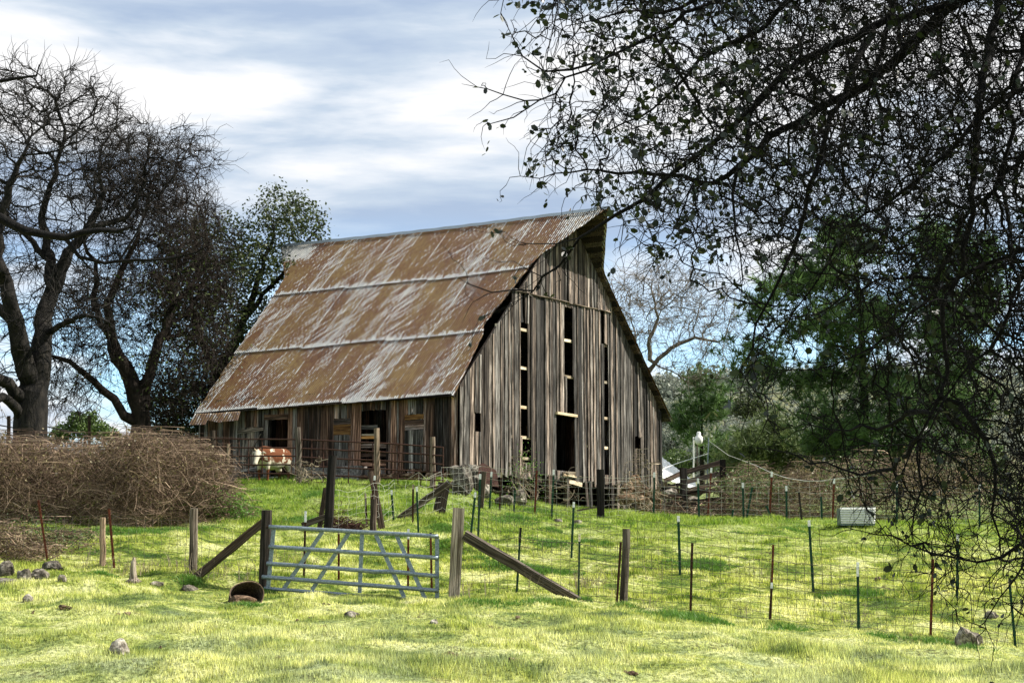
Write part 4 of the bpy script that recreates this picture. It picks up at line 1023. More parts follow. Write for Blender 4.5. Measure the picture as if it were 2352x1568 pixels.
def px_blob(px, row, Y, rx, ry, rd, n, r, shell=0.0):
    """n random points in an ellipsoid centred where the photo shows px,row at distance Y"""
    c = np.array(at(px, row, Y)); k = 1/ppm(Y); d = r.normal(0, 1, (n, 3)); d /= np.linalg.norm(d, axis=1)[:, None]
    q = (shell+(1-shell)*r.random(n)**(1/3))[:, None]; return c+d*q*np.array([rx*k, rd, ry*k])
def limbs_px(lines, step=.35, wig=.05, seed=0):
    """polylines [(px,row,Y)...] -> nodes/parents; each later line starts at the nearest existing node"""
    r = np.random.default_rng(seed); nodes = []; par = []; fixed = {}
    for li, (pts, r0, r1) in enumerate(lines):
        W = [np.array(at(*p)) for p in pts]; cur = -1
        if nodes and li:
            A = np.array(nodes); cur = int(((A-W[0])**2).sum(1).argmin())
        tot = sum(np.linalg.norm(b-a) for a, b in zip(W, W[1:])); run = 0
        for a, b in zip(W, W[1:]):
            L = np.linalg.norm(b-a); m = max(1, int(L/step))
            for k in range(0 if (cur < 0) else 1, m+1):
                p = a+(b-a)*k/m+r.normal(0, wig, 3)*(0 if k in (0, m) else 1)
                nodes.append(p); par.append(cur); cur = len(nodes)-1; fixed[cur] = r0+(r1-r0)*(run+L*k/m)/tot
            run += L
    return nodes, par, fixed
def make_tree(name, label, cat, lines, att, D, di, dk, r0, bark, bias=(0,0,0), twigs=None, leaves=None, group=None, jit=.25, step=.35, wig=.05, ex=2.2, seed=1, thick=.04, ret=False, maxnodes=30000, parts=('trunk','crown'), leafclip=None):
    nodes, par, fixed = limbs_px(lines, step, wig, seed)
    P, pr = colonize(att, nodes, par, D, di, dk, bias, jit, seed=seed, maxnodes=maxnodes); rad = radii(P, pr, r0, ex)
    for i, v in fixed.items(): rad[i] = v
    order = np.arange(len(P))
    for i in order:
        if pr[i] >= 0: rad[i] = min(rad[i], rad[pr[i]])
    root = thing(name, label, cat, tuple(P[0]), group)
    base_n = len(P)
    if twigs: P, pr, rad = add_twigs(P, pr, rad, seed=seed+5, **twigs)
    big = rad > thick*.9
    V, F_ = tree_mesh(P, pr, rad, thick=thick)
    o = mesh_obj(parts[0], V, F_, M[bark], root)
    if leaves:
        r = np.random.default_rng(seed+9); mat, n, size, spread, asp, k = leaves[:6]
        tips = np.where(rad < (leaves[6] if len(leaves) > 6 else .03))[0]
        c = P[r.choice(tips, n)]+r.normal(0, spread, (n, 3))
        if leafclip is not None: c = c[leafclip(c, r)]
        v, f, q = leaf_mesh(c, size, r, asp, .3, k); mesh_obj(parts[1], v, f, M[mat], root, r=q)
    return root
def clouds(blobs, seed): 
    r = np.random.default_rng(seed); return np.concatenate([px_blob(*b, r) for b in blobs])

# the big bare oak at the left
make_tree('oak_tree', 'big bare oak with thick forked trunk and pale lichened bark at the left edge', 'tree',
  [([(72,1090,56),(70,1010,56),(72,940,56),(74,900,56)], .62, .56), ([(74,900,56),(92,840,56),(102,760,56.5),(112,690,57),(150,600,57),(205,520,57.5),(240,440,58)], .42, .10),
   ([(74,900,56),(55,830,55.5),(40,760,55),(20,680,54.5),(-10,590,54),(5,480,54),(40,380,54)], .40, .09), ([(66,930,56),(20,880,55),(-40,862,54),(-110,850,53)], .26, .12),
   ([(60,975,56),(20,920,55),(-30,915,54)], .20, .13), ([(112,700,57),(118,600,58),(95,500,59),(130,400,59),(150,300,59)], .22, .06), ([(105,765,56.5),(150,740,55),(200,725,54),(250,740,54)], .13, .05),
   ([(40,740,55),(-20,700,56),(-80,600,57),(-120,480,57)], .24, .08), ([(205,520,57.5),(290,500,58),(330,430,58)], .12, .05), ([(118,600,58),(60,540,58.5),(20,500,59),(-30,520,59)], .13, .05)],
  clouds([(20,420,57,170,270,4.5,1500),(170,380,57,190,220,4.5,1500),(190,300,58,120,150,3,500),(310,400,58,120,130,3,500),(420,310,58,80,25,1.5,60),(-160,450,56,200,300,4.5,900),(60,190,58,190,50,3,260),(110,700,56,200,130,3.5,500),(-100,780,55,120,100,3,160)], 3),
  .42, 4.0, .72, .020, 'bark', (0,0,-.02), dict(n=7000, length=1.1, seg=4, droop=.03, r0=.012, maxr=.07, curl=.4), jit=.34, seed=3, thick=.05, parts=('trunk','crown'))
# second oak, brown twiggy crown with some green ivy
make_tree('oak_tree', 'leaning bare oak with a dense brown twiggy crown left of the barn', 'tree',
  [([(325,1075,61),(320,1005,61),(322,940,61),(300,870,61),(262,800,61)], .42, .26), ([(322,950,61),(345,860,61),(365,780,61),(400,700,61.5),(385,648,61.5),(372,640,61.5)], .26, .12),
   ([(300,985,61),(262,915,60.5),(215,875,60),(160,830,60),(120,818,59.5)], .20, .07), ([(262,800,61),(245,700,61),(290,600,61),(330,500,61)], .20, .06), ([(262,800,61),(215,700,60.5),(220,600,60),(180,540,60)], .16, .05),
   ([(400,700,61.5),(450,640,62),(480,560,62)], .11, .04), ([(365,780,61),(440,700,62),(510,600,62.5)], .09, .04), ([(365,780,61),(430,760,62),(470,800,62)], .09, .04)],
  clouds([(330,430,61,140,130,3.5,1000),(400,540,61.5,130,150,3.5,1200),(440,360,61,60,60,2,90),(300,700,61,160,160,3.5,900),(470,680,62.5,70,160,2.6,700),(440,820,62,100,130,3,600),(170,880,60,80,70,2,160),(390,900,62,90,80,2.5,260)], 5),
  .36, 4, .5, .012, 'twig', (0,0,-.03), dict(n=11000, length=1.1, seg=4, droop=.10, r0=.011, maxr=.05, curl=.4), ('ever_leaf', 7500, .14, .30, .5, 4, .012), jit=.34, seed=8, thick=.05, leafclip=lambda c, r: (c[:, 2] < 11.5+r.normal(0, 1.2, len(c))) & (c[:, 0] > -14.6+r.normal(0, .8, len(c))))
# evergreen oak behind, touching the barn roof
make_tree('evergreen_oak', 'dark green leafy oak between the bare trees and the barn roof', 'tree',
  [([(470,1075,67),(480,960,67),(500,860,67),(550,760,67),(590,650,67),(630,540,67)], .32, .06), ([(500,870,67),(450,760,67),(430,640,67)], .18, .06), ([(480,950,67),(540,900,67),(590,850,67)], .14, .05), ([(560,740,67),(620,660,67),(700,560,67),(735,520,67)], .12, .04)],
  clouds([(640,500,67,70,65,2.2,500),(705,515,67,50,50,1.6,220),(590,600,67,90,80,2.6,420),(530,700,67,110,110,3,700),(470,600,67,110,120,3,600),(560,850,66,100,110,3,800),(430,700,67,90,110,3,360),(430,950,66,120,110,3,800),(520,950,65,80,90,2.4,500),(655,640,67,30,60,2,70)], 11),
  .34, 4, .46, .012, 'bark', (0,0,0), dict(n=1500, length=.6, seg=3, droop=.05, r0=.010, maxr=.05), ('ever_leaf', 30000, .15, .20, .55, 4, .03), jit=.3, seed=12, thick=.05)
# nearer dark limbs reaching in from the left
make_tree('bare_limb_tree', 'black bare limbs of a nearer tree reaching in from the left edge', 'tree',
  [([(-900,1500,14),(-880,900,14),(-820,500,14)], .30, .22), ([(-850,640,14),(-400,480,14),(-60,490,14),(0,500,14),(60,530,14),(150,546,14),(230,528,14),(305,520,14)], .12, .018), ([(150,546,14),(182,590,14),(240,604,14),(370,596,14),(450,580,14),(494,556,14)], .020, .006),
   ([(290,584,14),(318,530,14),(335,470,14),(375,440,14)], .012, .005), ([(-820,560,14),(-400,250,14),(-40,186,14),(40,180,14),(84,174,14),(90,148,14)], .09, .008), ([(182,590,14),(230,650,14),(290,665,14)], .010, .004), ([(-820,600,14),(-300,760,14),(-30,600,14)], .06, .02)],
  clouds([(330,560,14,120,40,.4,26),(60,540,14,110,30,.3,12),(-200,420,14,200,160,1,60)], 15), .10, 1.2, .16, .0035, 'fore_bark', twigs=None, jit=.2, step=.12, wig=.012, seed=16, thick=.008)
# bare tree behind the right roof edge
make_tree('bare_tree', 'pale bare tree with fine twigs rising behind the right roof slope', 'tree',
  [([(1470,1080,84),(1476,900,84),(1492,850,84),(1540,800,84),(1596,775,84),(1650,785,84)], .22, .06), ([(1500,842,84),(1490,790,84),(1512,730,84),(1500,680,84)], .13, .05), ([(1482,852,84),(1462,800,84),(1450,740,84)], .09, .04), ([(1500,842,84),(1540,850,83),(1580,880,83)], .06, .03)],
  clouds([(1500,700,84,120,110,4,700),(1620,730,84,100,90,3.5,450),(1440,700,84,70,80,3,260),(1560,650,84,90,60,3,200),(1600,840,84,80,40,2,80)], 19),
  .42, 5, .62, .013, 'pale_bark', (0,0,-.02), dict(n=2600, length=1.2, seg=4, droop=.05, r0=.011, maxr=.06), jit=.3, seed=20, thick=.05)

# pines: needle tufts
def tufts(c, size, per, r, mat, root, name='crown', upb=.5):
    n = len(c); cc = np.repeat(c, per, 0); d = r.normal(0, 1, (n*per, 3)); d[:, 2] += upb; d /= np.linalg.norm(d, axis=1)[:, None]
    s = np.cross(d, r.normal(0, 1, d.shape)); s /= np.linalg.norm(s, axis=1)[:, None]; L = size*r.uniform(.6, 1.2, len(d))[:, None]
    V = np.stack([cc-s*size*.05, cc+s*size*.05, cc+d*L], 1).reshape(-1, 3)
    q = np.repeat(np.clip(np.repeat(r.random(n), per)*.7+r.random(n*per)*.3, 0, 1), 3)
    return mesh_obj(name, V, np.arange(len(V)).reshape(-1, 3), M[mat], root, r=q)
def pine(name, label, trunk, blobs, ntuft, size, per, D, seed, r0=.02, mat='needle', tr=.3, group=None):
    r = np.random.default_rng(seed); att = clouds([b[:7] for b in blobs], seed)
    nodes, par, fixed = limbs_px([(trunk, tr, tr*.2)], 1.0, .04, seed)
    P, pr = colonize(att, nodes, par, D, 30, D*1.3, (0,0,.05), .2, seed=seed); rad = radii(P, pr, r0, 2.4)
    for i, v in fixed.items(): rad[i] = v
    for i in range(len(P)):
        if pr[i] >= 0: rad[i] = min(rad[i], rad[pr[i]])
    root = thing(name, label, 'tree', tuple(P[0]), group); V, F_ = tree_mesh(P, pr, rad, thick=.08); mesh_obj('trunk', V, F_, M['bark'], root)
    kids = np.bincount(pr[pr >= 0], minlength=len(P)); tips = np.where((kids == 0) | (rad < r0*1.8))[0]
    c = P[r.choice(tips, ntuft)]+r.normal(0, size*.75, (ntuft, 3)); tufts(c, size, per, r, mat, root)
    return root
pr_ = random.Random(5); pine_clumps = [(1893,528,22,26),(1935,520,26,22),(1865,600,34,24),(1900,570,30,26),(1820,640,30,18),(1770,655,26,14),(1722,690,24,18),(1745,722,24,14),(1790,700,34,18),(1722,800,20,30),(1708,835,18,24),(1745,850,26,22),(1700,880,14,14)]
for _ in range(105):
    y = pr_.uniform(540, 1110); x = pr_.uniform(float(np.interp(y, [520,600,640,700,780,860,950,1110],[1900,1860,1800,1770,1800,1790,1830,1880])), 2290); pine_clumps.append((x, y, pr_.uniform(22, 40), pr_.uniform(15, 26)))
pine('pine_tree', 'large dark pine with ragged needle clumps behind the foreground branches at right', [(1990,1190,76),(1985,900,76),(1975,700,76),(1960,520,76)],
  [(x, y, 76+random.Random(int(x*7+y)).uniform(-3,3), rx, ry, .9, 12) for x, y, rx, ry in pine_clumps], 4600, .55, 18, .9, 31)
pine('pine_tree', 'young open pine with upswept branches standing behind the yard lamp', [(1613,1130,92),(1611,1000,92),(1608,900,92),(1607,876,92)],
  [(1607,885,92,12,16,.6,12),(1600,915,92,26,14,1,20),(1640,925,92,24,16,1,16),(1590,945,92,34,12,1,20),(1655,950,92,24,14,1,12),(1570,975,92,30,12,1,16),(1630,985,92,34,12,1,16),(1585,1010,92,36,12,1,16),(1650,1020,92,24,12,1,10)], 330, .60, 16, .9, 33, tr=.16, mat='needle')
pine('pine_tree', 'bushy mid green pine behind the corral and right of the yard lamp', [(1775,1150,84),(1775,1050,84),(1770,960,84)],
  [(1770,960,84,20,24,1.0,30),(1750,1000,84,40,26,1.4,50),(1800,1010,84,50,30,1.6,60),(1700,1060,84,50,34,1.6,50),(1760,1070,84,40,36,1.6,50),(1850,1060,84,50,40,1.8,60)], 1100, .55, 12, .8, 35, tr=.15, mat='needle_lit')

# foreground live oak hanging in from the right
def dens(px, row):
    L = np.interp(row, [-600,-100,0,150,215,300,400,470,560,640,760,900,1050,1150,1250,1330,1420,1500,1560], [1240,1220,1230,1240,1230,1280,1330,1370,1420,1520,1680,1740,1790,1880,1970,2080,2210,2290,2400])
    e = (px-L)/620.0; p = np.clip(.11+.75*e+3.0*np.clip(e-.55, 0, 1), 0, 3.2); p[e < 0] = 0; p *= np.where(row > 560, np.where(px < 1950, .20, .66), 1)
    p *= np.where(row > 600, np.clip(1-(row-600)/1600, .45, 1), 1.0); p *= np.where(row > 1230, .55, 1); p *= np.where(px > 2500, .55, 1)*np.where(row < -120, .45, 1)
    hole = (px > 1380) & (px < 1760) & (row > 600) & (row < 900); p[hole] *= .35
    return p
r_ = np.random.default_rng(41); n_ = 90000
px_ = r_.uniform(1080, 3300, n_); rw_ = r_.uniform(-620, 1560, n_); Yd = r_.uniform(7.6, 11.8, n_)
k_ = r_.random(n_) < dens(px_, rw_)*.46; px_, rw_, Yd = px_[k_], rw_[k_], Yd[k_]
att = np.array([tuple(at(float(a), float(b), float(c))) for a, b, c in zip(px_, rw_, Yd)])
T_ = 9.8
lines = [([(3250,2300,10.5),(3230,1500,10.4),(3150,700,10.2),(3000,100,10)], .26, .12),
 ([(3100,400,10.1),(2750,20,9.8),(2400,-60,9.6),(2003,63,T_-.3),(1832,143,T_-.3),(1695,279,T_-.3),(1558,388,T_-.2),(1490,450,T_-.2),(1410,496,T_-.2),(1330,547,T_-.1),(1284,610,T_-.1),(1225,668,T_),(1130,672,T_),(1075,652,T_),(1046,634,T_)], .048, .0035),
 ([(2900,150,10),(2500,-150,9.2),(2100,-120,9.2),(1700,-20,9.2),(1500,80,9.3),(1375,142,9.3),(1240,230,9.4),(1205,232,9.4),(1120,205,9.4),(1060,193,9.4)], .035, .003),
 ([(1360,150,9.3),(1250,165,9.4),(1200,130,9.4),(1150,30,9.4)], .010, .003), ([(1240,228,9.4),(1180,270,9.4),(1125,285,9.4)], .006, .003),
 ([(2200,0,9.7),(2000,190,10.4),(1790,300,10.6),(1640,420,10.6),(1500,400,10.6),(1350,390,10.6),(1195,405,10.6)], .04, .003),
 ([(2300,-60,9.6),(2250,250,8.8),(2216,612,8.7),(2165,702,8.7),(2177,855,8.7),(2138,952,8.7),(2110,1003,8.7),(2118,1120,8.7),(2095,1225,8.7)], .030, .005),
 ([(2177,894,8.7),(2263,1007,8.6),(2286,1070,8.6),(2278,1179,8.6),(2300,1300,8.6)], .018, .004),
 ([(2138,952,8.7),(2114,944,9.0),(2044,976,9.3),(1950,989,9.6),(1864,976,9.8),(1820,950,9.9)], .016, .003),
 ([(2110,1003,8.7),(2052,1077,9.1),(1974,1091,9.4),(1829,1046,9.7),(1735,1028,9.8)], .015, .003),
 ([(2750,300,10),(2600,700,9.2),(2520,1000,9.0),(2420,1200,9.0),(2330,1330,9.0),(2260,1430,9.0)], .03, .004),
 ([(2420,1200,9.0),(2300,1280,9.2),(2140,1270,9.3),(2050,1230,9.4),(1960,1215,9.4)], .012, .003),
 ([(1760,200,9.5),(1718,274,9.5),(1712,365,9.5),(1683,445,9.5),(1690,540,9.5),(1706,640,9.5),(1700,700,9.5)], .018, .003),
 ([(1520,100,9.3),(1640,300,10),(1560,500,10.3),(1480,640,10.3)], .012, .003),
 ([(2003,63,9.5),(1900,300,9.0),(1850,480,9.0),(1800,620,9.0),(1760,700,9.0),(1700,850,9.0),(1745,915,9.0)], .022, .004),
 ([(1330,547,T_),(1280,560,T_),(1210,560,T_),(1180,565,T_)], .006, .0025), ([(1225,668,T_),(1190,690,T_),(1130,720,T_)], .004, .002), ([(1250,640,T_),(1180,600,T_),(1100,590,T_)], .004, .002)]
lines += [([(2900,-100,10),(2500,120,9.0),(2300,230,8.8),(2100,420,8.8),(1950,520,8.8),(1880,640,8.8),(1800,760,8.8)], .030, .004), ([(3000,300,10),(2600,350,8.6),(2400,520,8.5),(2300,760,8.5),(2180,900,8.5),(2050,1120,8.5)], .030, .004),
 ([(2700,-300,10),(2380,-60,9),(2330,200,8.9),(2300,420,8.9),(2340,640,8.9),(2320,850,8.9)], .028, .005), ([(2100,-300,9.4),(2060,-20,9.2),(2010,160,9.2),(2030,330,9.2),(1990,480,9.2)], .024, .004), ([(1960,-280,9.8),(1880,-60,9.8),(1760,60,9.9),(1640,120,9.9),(1500,250,9.9),(1400,300,9.9),(1290,330,9.9)], .024, .003),
 ([(2600,500,9.6),(2380,560,9.4),(2200,640,9.4),(2020,640,9.4),(1880,720,9.4),(1790,730,9.4)], .020, .003), ([(1830,-200,9.2),(1700,-60,9.2),(1560,20,9.2),(1420,30,9.2),(1300,60,9.2)], .022, .003), ([(2500,50,10.4),(2380,330,10.4),(2230,480,10.4),(2120,700,10.4),(2000,800,10.4),(1870,850,10.4),(1770,860,10.4)], .024, .003)]
nodes, par, fixed = limbs_px(lines, .10, .012, 42)
P, pr = colonize(att, nodes, par, .085, 1.6, .125, (-.05,0,-.20), .34, maxit=170, seed=43, maxnodes=75000); rad = radii(P, pr, .0032, 2.6)
for i, v in fixed.items(): rad[i] = v
rad = np.minimum(rad, .12+0*rad)
for i in range(len(P)):
    if i in fixed: rad[i] = fixed[i]
    elif pr[i] >= 0: rad[i] = min(rad[i], rad[pr[i]], .014)
print('oak nodes', len(P), len(att))
r_ = np.random.default_rng(44)
live = thing('live_oak', 'dark leafy oak whose drooping twigs hang over the right half of the view', 'tree', tuple(P[0]))
P2, pr2, rad2 = add_twigs(P, pr, rad, 31000, .34, 6, .16, .0033, 45, maxr=.009, curl=.42)
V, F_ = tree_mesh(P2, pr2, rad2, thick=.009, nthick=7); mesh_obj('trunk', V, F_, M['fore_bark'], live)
tips = np.arange(len(P), len(P2)); c = P2[r_.choice(tips, 30000)]
# fewer leaves on the thin outer twigs, clustered in rosettes of three to five
c = c+r_.normal(0, .008, c.shape); cl = np.repeat(c[:4200], 3, 0)+r_.normal(0, .013, (12600, 3))
leftx = np.where(P2[tips][:, 0]/P2[tips][:, 1] < (1760-1176)/FPX)[0]; ex = P2[tips][r_.choice(leftx, 900)]
cl = np.concatenate([cl, np.repeat(ex, 3, 0)+r_.normal(0, .013, (2700, 3))])
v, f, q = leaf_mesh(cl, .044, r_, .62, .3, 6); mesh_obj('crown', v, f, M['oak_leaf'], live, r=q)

# ------------------------------------------------------------------ bramble, bushes, weeds
def arcs(mb, n, area, hgt, rr, r, seg=7, out=1.0, lo=.0, wild=.4):
    """arching canes: area() gives a ground point, hgt() the arch height"""
    for _ in range(n):
        p = area(); h = hgt(p); a = r.uniform(0, 2*math.pi); L = r.uniform(.5, 1.4)*out; k0 = r.uniform(.0, .35)
        z0 = r.uniform(lo, .95)*h; dz = r.uniform(-.3, .5)*h; pts = []; wx = r.gauss(0, wild); wy = r.gauss(0, wild)
        for k in range(seg+1):
            t = k/seg; arch = math.sin(math.pi*(k0+(1-k0)*t))
            pts.append(Vector((p.x+math.cos(a)*L*(t-.5)+wx*math.sin(t*5)*.25, p.y+math.sin(a)*L*(t-.5)*.7+wy*math.sin(t*4)*.2, max(p.z-.05, p.z+min(h, z0+arch*dz+.06*math.sin(t*9+wx*9))))))
        rq = rr*r.choice((.55,.7,1,1,1.5,2.1)); mb.tube(pts, [rq*(1-.6*k/seg) for k in range(seg+1)], 3, cap=False, r=r.random()**1.3)
def hedge(name, label, cat, n, xr, yr, top, rr, mat, leaves, seed, wild=.5, out=1.3):
    r = random.Random(seed); nr = np.random.default_rng(seed)
    def area():
        px = r.uniform(*xr); Y_ = r.uniform(*yr(px)); x = at(px, 1200, Y_).x; return Vector((x, Y_, g1(x, Y_)))
    pts0 = [area() for _ in range(400)]
    def area2(): q = r.choice(pts0); x = q.x+r.uniform(-.3, .3); y = q.y+r.uniform(-.2, .2); return Vector((x, y, q.z))
    def hg(p):
        u = (p.x*FPX/p.y)+1176
        return max(.25, (at(u, top(u), p.y).z-p.z)*(.90+.05*math.sin(p.x*2.1)*math.cos(p.x*.9)+.05*math.sin(p.x*4.7+p.y*3)) + r.choice((r.uniform(-.5, .0), r.uniform(-.1, .12), r.uniform(-.1, .45)*.8)))
    root = thing(name, label, cat, tuple(area2())); mb = MB(); arcs(mb, n, area2, hg, rr, r, out=out, wild=wild); mb.build('stems', M[mat], root)
    if leaves:
        nl, lm, sz = leaves; c = []
        for _ in range(nl): 
            p = area2(); h = hg(p); c.append((p.x+r.gauss(0,.2), p.y+r.gauss(0,.2), p.z+h*(1-abs(r.gauss(0, .35)))))
        v, f, q = leaf_mesh(np.array(c), sz, nr, .6, .3, 4); mesh_obj('leaves', v, f, M[lm], root, r=q)
    return root
btop = lambda u: float(np.interp(u, [-500,0,120,200,260,330,420,470,505,520], [985,1002,1008,1006,1000,998,1006,1020,1060,1112]))
hedge('bramble_hedge', 'long tangled mass of dead brown bramble canes along the left side', 'bramble', 17000, (-420, 508), lambda u: (42.0+max(0, (u-300)/200*1.5), 47.5), btop, .0048, 'cane', (14000, 'brown_leaf', .085), 51)
hedge('bramble_bush', 'brown twiggy bush at the lower left edge behind the grey rocks', 'bush', 900, (-120, 108), lambda u: (34.6, 37.2), lambda u: float(np.interp(u, [-120,0,60,110],[1190,1205,1240,1290])), .006, 'cane', (3800, 'brown_leaf', .05), 52, out=.7)
hedge('bramble_bush', 'sparse grey green bush between the brown corner bush and the hedge', 'bush', 260, (30, 200), lambda u: (36.0, 39.0), lambda u: float(np.interp(u, [30,120,200],[1190,1205,1250])), .006, 'cane', (1500, 'bush_leaf', .05), 53, out=.8)
hedge('bramble_bush', 'green leafy bramble end spilling down the bank beside the leaning log', 'bush', 260, (440, 560), lambda u: (44.0, 46.0), lambda u: float(np.interp(u, [440,500,560],[1105,1130,1165])), .007, 'cane', (4200, 'weed', .07), 54, out=.8)
hedge('wire_bush', 'tangle of rust brown twigs lying beside the leaning dark post on the bank', 'bush', 240, (768, 812), lambda u: (41.5, 42.4), lambda u: float(np.interp(u, [768,812],[1172,1212])), .007, 'rust', None, 55, out=.5)
for i, (x0, x1, Ya, Yb, t0, n, lab, lm) in enumerate(((1655,1730,55,60,1075,520,'leafless grey thicket just right of the corral end post','bush_leaf'),(1725,1810,54,60,1085,560,'olive brown thicket behind the first rusty rope post','bush_leaf'),
        (1805,1900,54,60,1070,560,'brown thicket behind the right end of the sagging rope','brown_leaf'),(1895,2050,52,60,1050,760,'dense dark thicket behind the white ribbed trough','bush_leaf'),(2045,2250,52,60,1040,760,'dense thicket under the hanging oak twigs right of the trough','brown_leaf'),(2250,2620,50,60,1040,900,'thicket at the right picture edge beyond the field','bush_leaf'))):
    hedge('thicket', lab, 'thicket', n, (x0, x1), lambda u, Ya=Ya, Yb=Yb: (Ya, Yb), lambda u, t0=t0: t0+22*math.sin(u*.05), .0055, 'cane', (1900, lm, .085), 60+i, out=1.4)
hedge('dead_vine', 'dead grey vine hanging on the boards right of the gable corner', 'vine', 70, (1172, 1236), lambda u: (50.6+(u-1172)*.018, 51.4+(u-1172)*.018), lambda u: float(np.interp(u, [1172,1200,1242],[1085,1010,1080])), .008, 'straw', (260, 'weed', .06), 71, out=.6)
hedge('dead_vine', 'dry stems standing before the dark undercroft below the doorway', 'vine', 26, (1280, 1330), lambda u: (51.5, 52.5), lambda u: 1090, .007, 'straw', None, 72, out=.5)
hedge('dead_vine', 'dead vine climbing from the right stone heap past the small window', 'vine', 110, (1425, 1515), lambda u: (54.0, 55.0), lambda u: float(np.interp(u, [1425,1470,1515],[1080,1010,1075])), .009, 'straw', (200, 'brown_leaf', .06), 73, out=.7)
hedge('dry_plant', 'pale dry stems leaning on the grey post of the yard panel fence', 'plant', 46, (672, 720), lambda u: (51.2, 52.0), lambda u: 1050, .008, 'straw', None, 74, out=.6)
hedge('brush_pile', 'dark brushwood piled before the corral boards', 'brushwood', 200, (1500, 1668), lambda u: (54.5, 56.5), lambda u: 1150, .010, 'cane', None, 75, out=.8)
# dried stalks along the left fence and at the foot of the brace
def stalks(name, label, spots, seed, mat='straw', h=.35):
    r = random.Random(seed); mb = MB(); p0 = None
    for px, row, n in spots:
        p = gray(px, row); p0 = p0 or p
        for _ in range(n):
            q = p+Vector((r.gauss(0, .12), r.gauss(0, .12), 0)); q.z = g1(q.x, q.y); hh = h*r.uniform(.5, 1.2); dx = r.gauss(0, .10); dy = r.gauss(0, .08)
            mb.tube([q, q+Vector((dx*.4, dy*.4, hh*.6)), q+Vector((dx, dy, hh))], [.005, .004, .002], 3, cap=False, r=r.random())
            for k in range(3): e = q+Vector((dx*.5, dy*.5, hh*r.uniform(.3, .8))); mb.tube([e, e+Vector((r.gauss(0,.05), r.gauss(0,.05), r.uniform(.02,.09)))], .002, 3, cap=False, r=r.random())
    o = mb.build(name, M[mat]); tag(o, label, 'dry weeds', kind='stuff')
stalks('dry_weeds', 'dry grass stalks scattered along the wire fences', [(x, row, n) for x, row, n in ((275,1318,9),(285,1322,8),(340,1318,9),(355,1310,7),(395,1308,8),(420,1318,7),(460,1330,8),(520,1330,7),(560,1340,7),(210,1300,7),(645,1300,9),(690,1296,9),(720,1310,8),(1078,1376,5),(1100,1374,5),(1332,1352,12),(1345,1358,9),(1400,1372,5),(1500,1400,4),(1960,1440,8),(1990,1430,8),(1510,1330,6),(1225,1370,5),(1700,1420,4),(1760,1340,6),(1400,1330,6))], 81)
# dark green weed clumps
r_ = np.random.default_rng(83); cs = []; 
for px, row, s_, n in ((1265,1218,.30,160),(1262,1250,.42,330),(1330,1212,.2,90),(1345,1248,.3,160),(1390,1250,.18,80),(1560,1210,.2,110),(1590,1300,.5,420),(1640,1305,.4,260),(1150,1292,.4,260),(1195,1305,.4,300),(1240,1312,.42,300),(1300,1318,.35,200),(1100,1285,.3,200),(1820,1218,.3,200),(1845,1214,.3,160),(1700,1225,.2,80),(2000,1370,.5,300),(1920,1375,.4,240),(1345,1378,.15,80),(1245,1386,.5,200),(1130,1385,.4,160),(1070,1384,.3,140),
                       (700,1200,.5,300),(560,1195,.5,400),(520,1170,.5,400),(600,1130,.4,260),(480,1215,.4,200),(400,1220,.4,200),(330,1225,.5,260),(240,1228,.5,300),(160,1235,.5,300),(1180,1190,.5,300),(1240,1178,.5,300),(1330,1170,.4,260),(1160,1205,.4,200),(440,1335,.25,160),(236,1318,.2,120),(605,1362,.25,140),(570,1392,.25,140),(880,1190,.4,180),(960,1170,.4,160),(720,1140,.5,200),(905,1235,.3,200),(1020,1250,.3,150),(1015,1215,.3,180),(1530,1415,.5,240),(1600,1425,.5,260),(1640,1432,.3,140),(1800,1444,.35,160),(2020,1462,.3,140),(2150,1478,.3,160),(2230,1490,.3,140),(1440,1392,.2,100)):
    p = gray(px, row); q = r_.normal(0, 1, (n, 2))*s_*np.array([1.0, .6]); X_ = p.x+q[:, 0]; Y_ = p.y+q[:, 1]
    cs.append(np.stack([X_, Y_, G(X_, Y_), np.full(n, .05+.16*s_)*np.exp(-(q**2).sum(1)/(2*s_*s_))], 1))
cs = np.concatenate(cs); n = len(cs); k_ = 5; cc = np.repeat(cs, k_, 0); m = len(cc)
d = r_.normal(0, .55, (m, 2)); h = cc[:, 3]*r_.uniform(.5, 1.3, m); a = r_.uniform(0, 6.28, m); w_ = .010
V = np.empty((m, 3, 3)); V[:, 0] = cc[:, :3]+np.stack([np.cos(a)*w_, np.sin(a)*w_, 0*a-.01], 1); V[:, 1] = cc[:, :3]-np.stack([np.cos(a)*w_, np.sin(a)*w_, 0*a+.01], 1)
V[:, 2] = cc[:, :3]+np.stack([d[:, 0]*h, d[:, 1]*h, h], 1)
tag(mesh_obj('weed_clumps', V.reshape(-1, 3), np.arange(3*m).reshape(m, 3), M['weed'], r=np.repeat(r_.random(m), 3)), 'darker green clumps of taller weeds in the grass', 'weeds', kind='stuff')

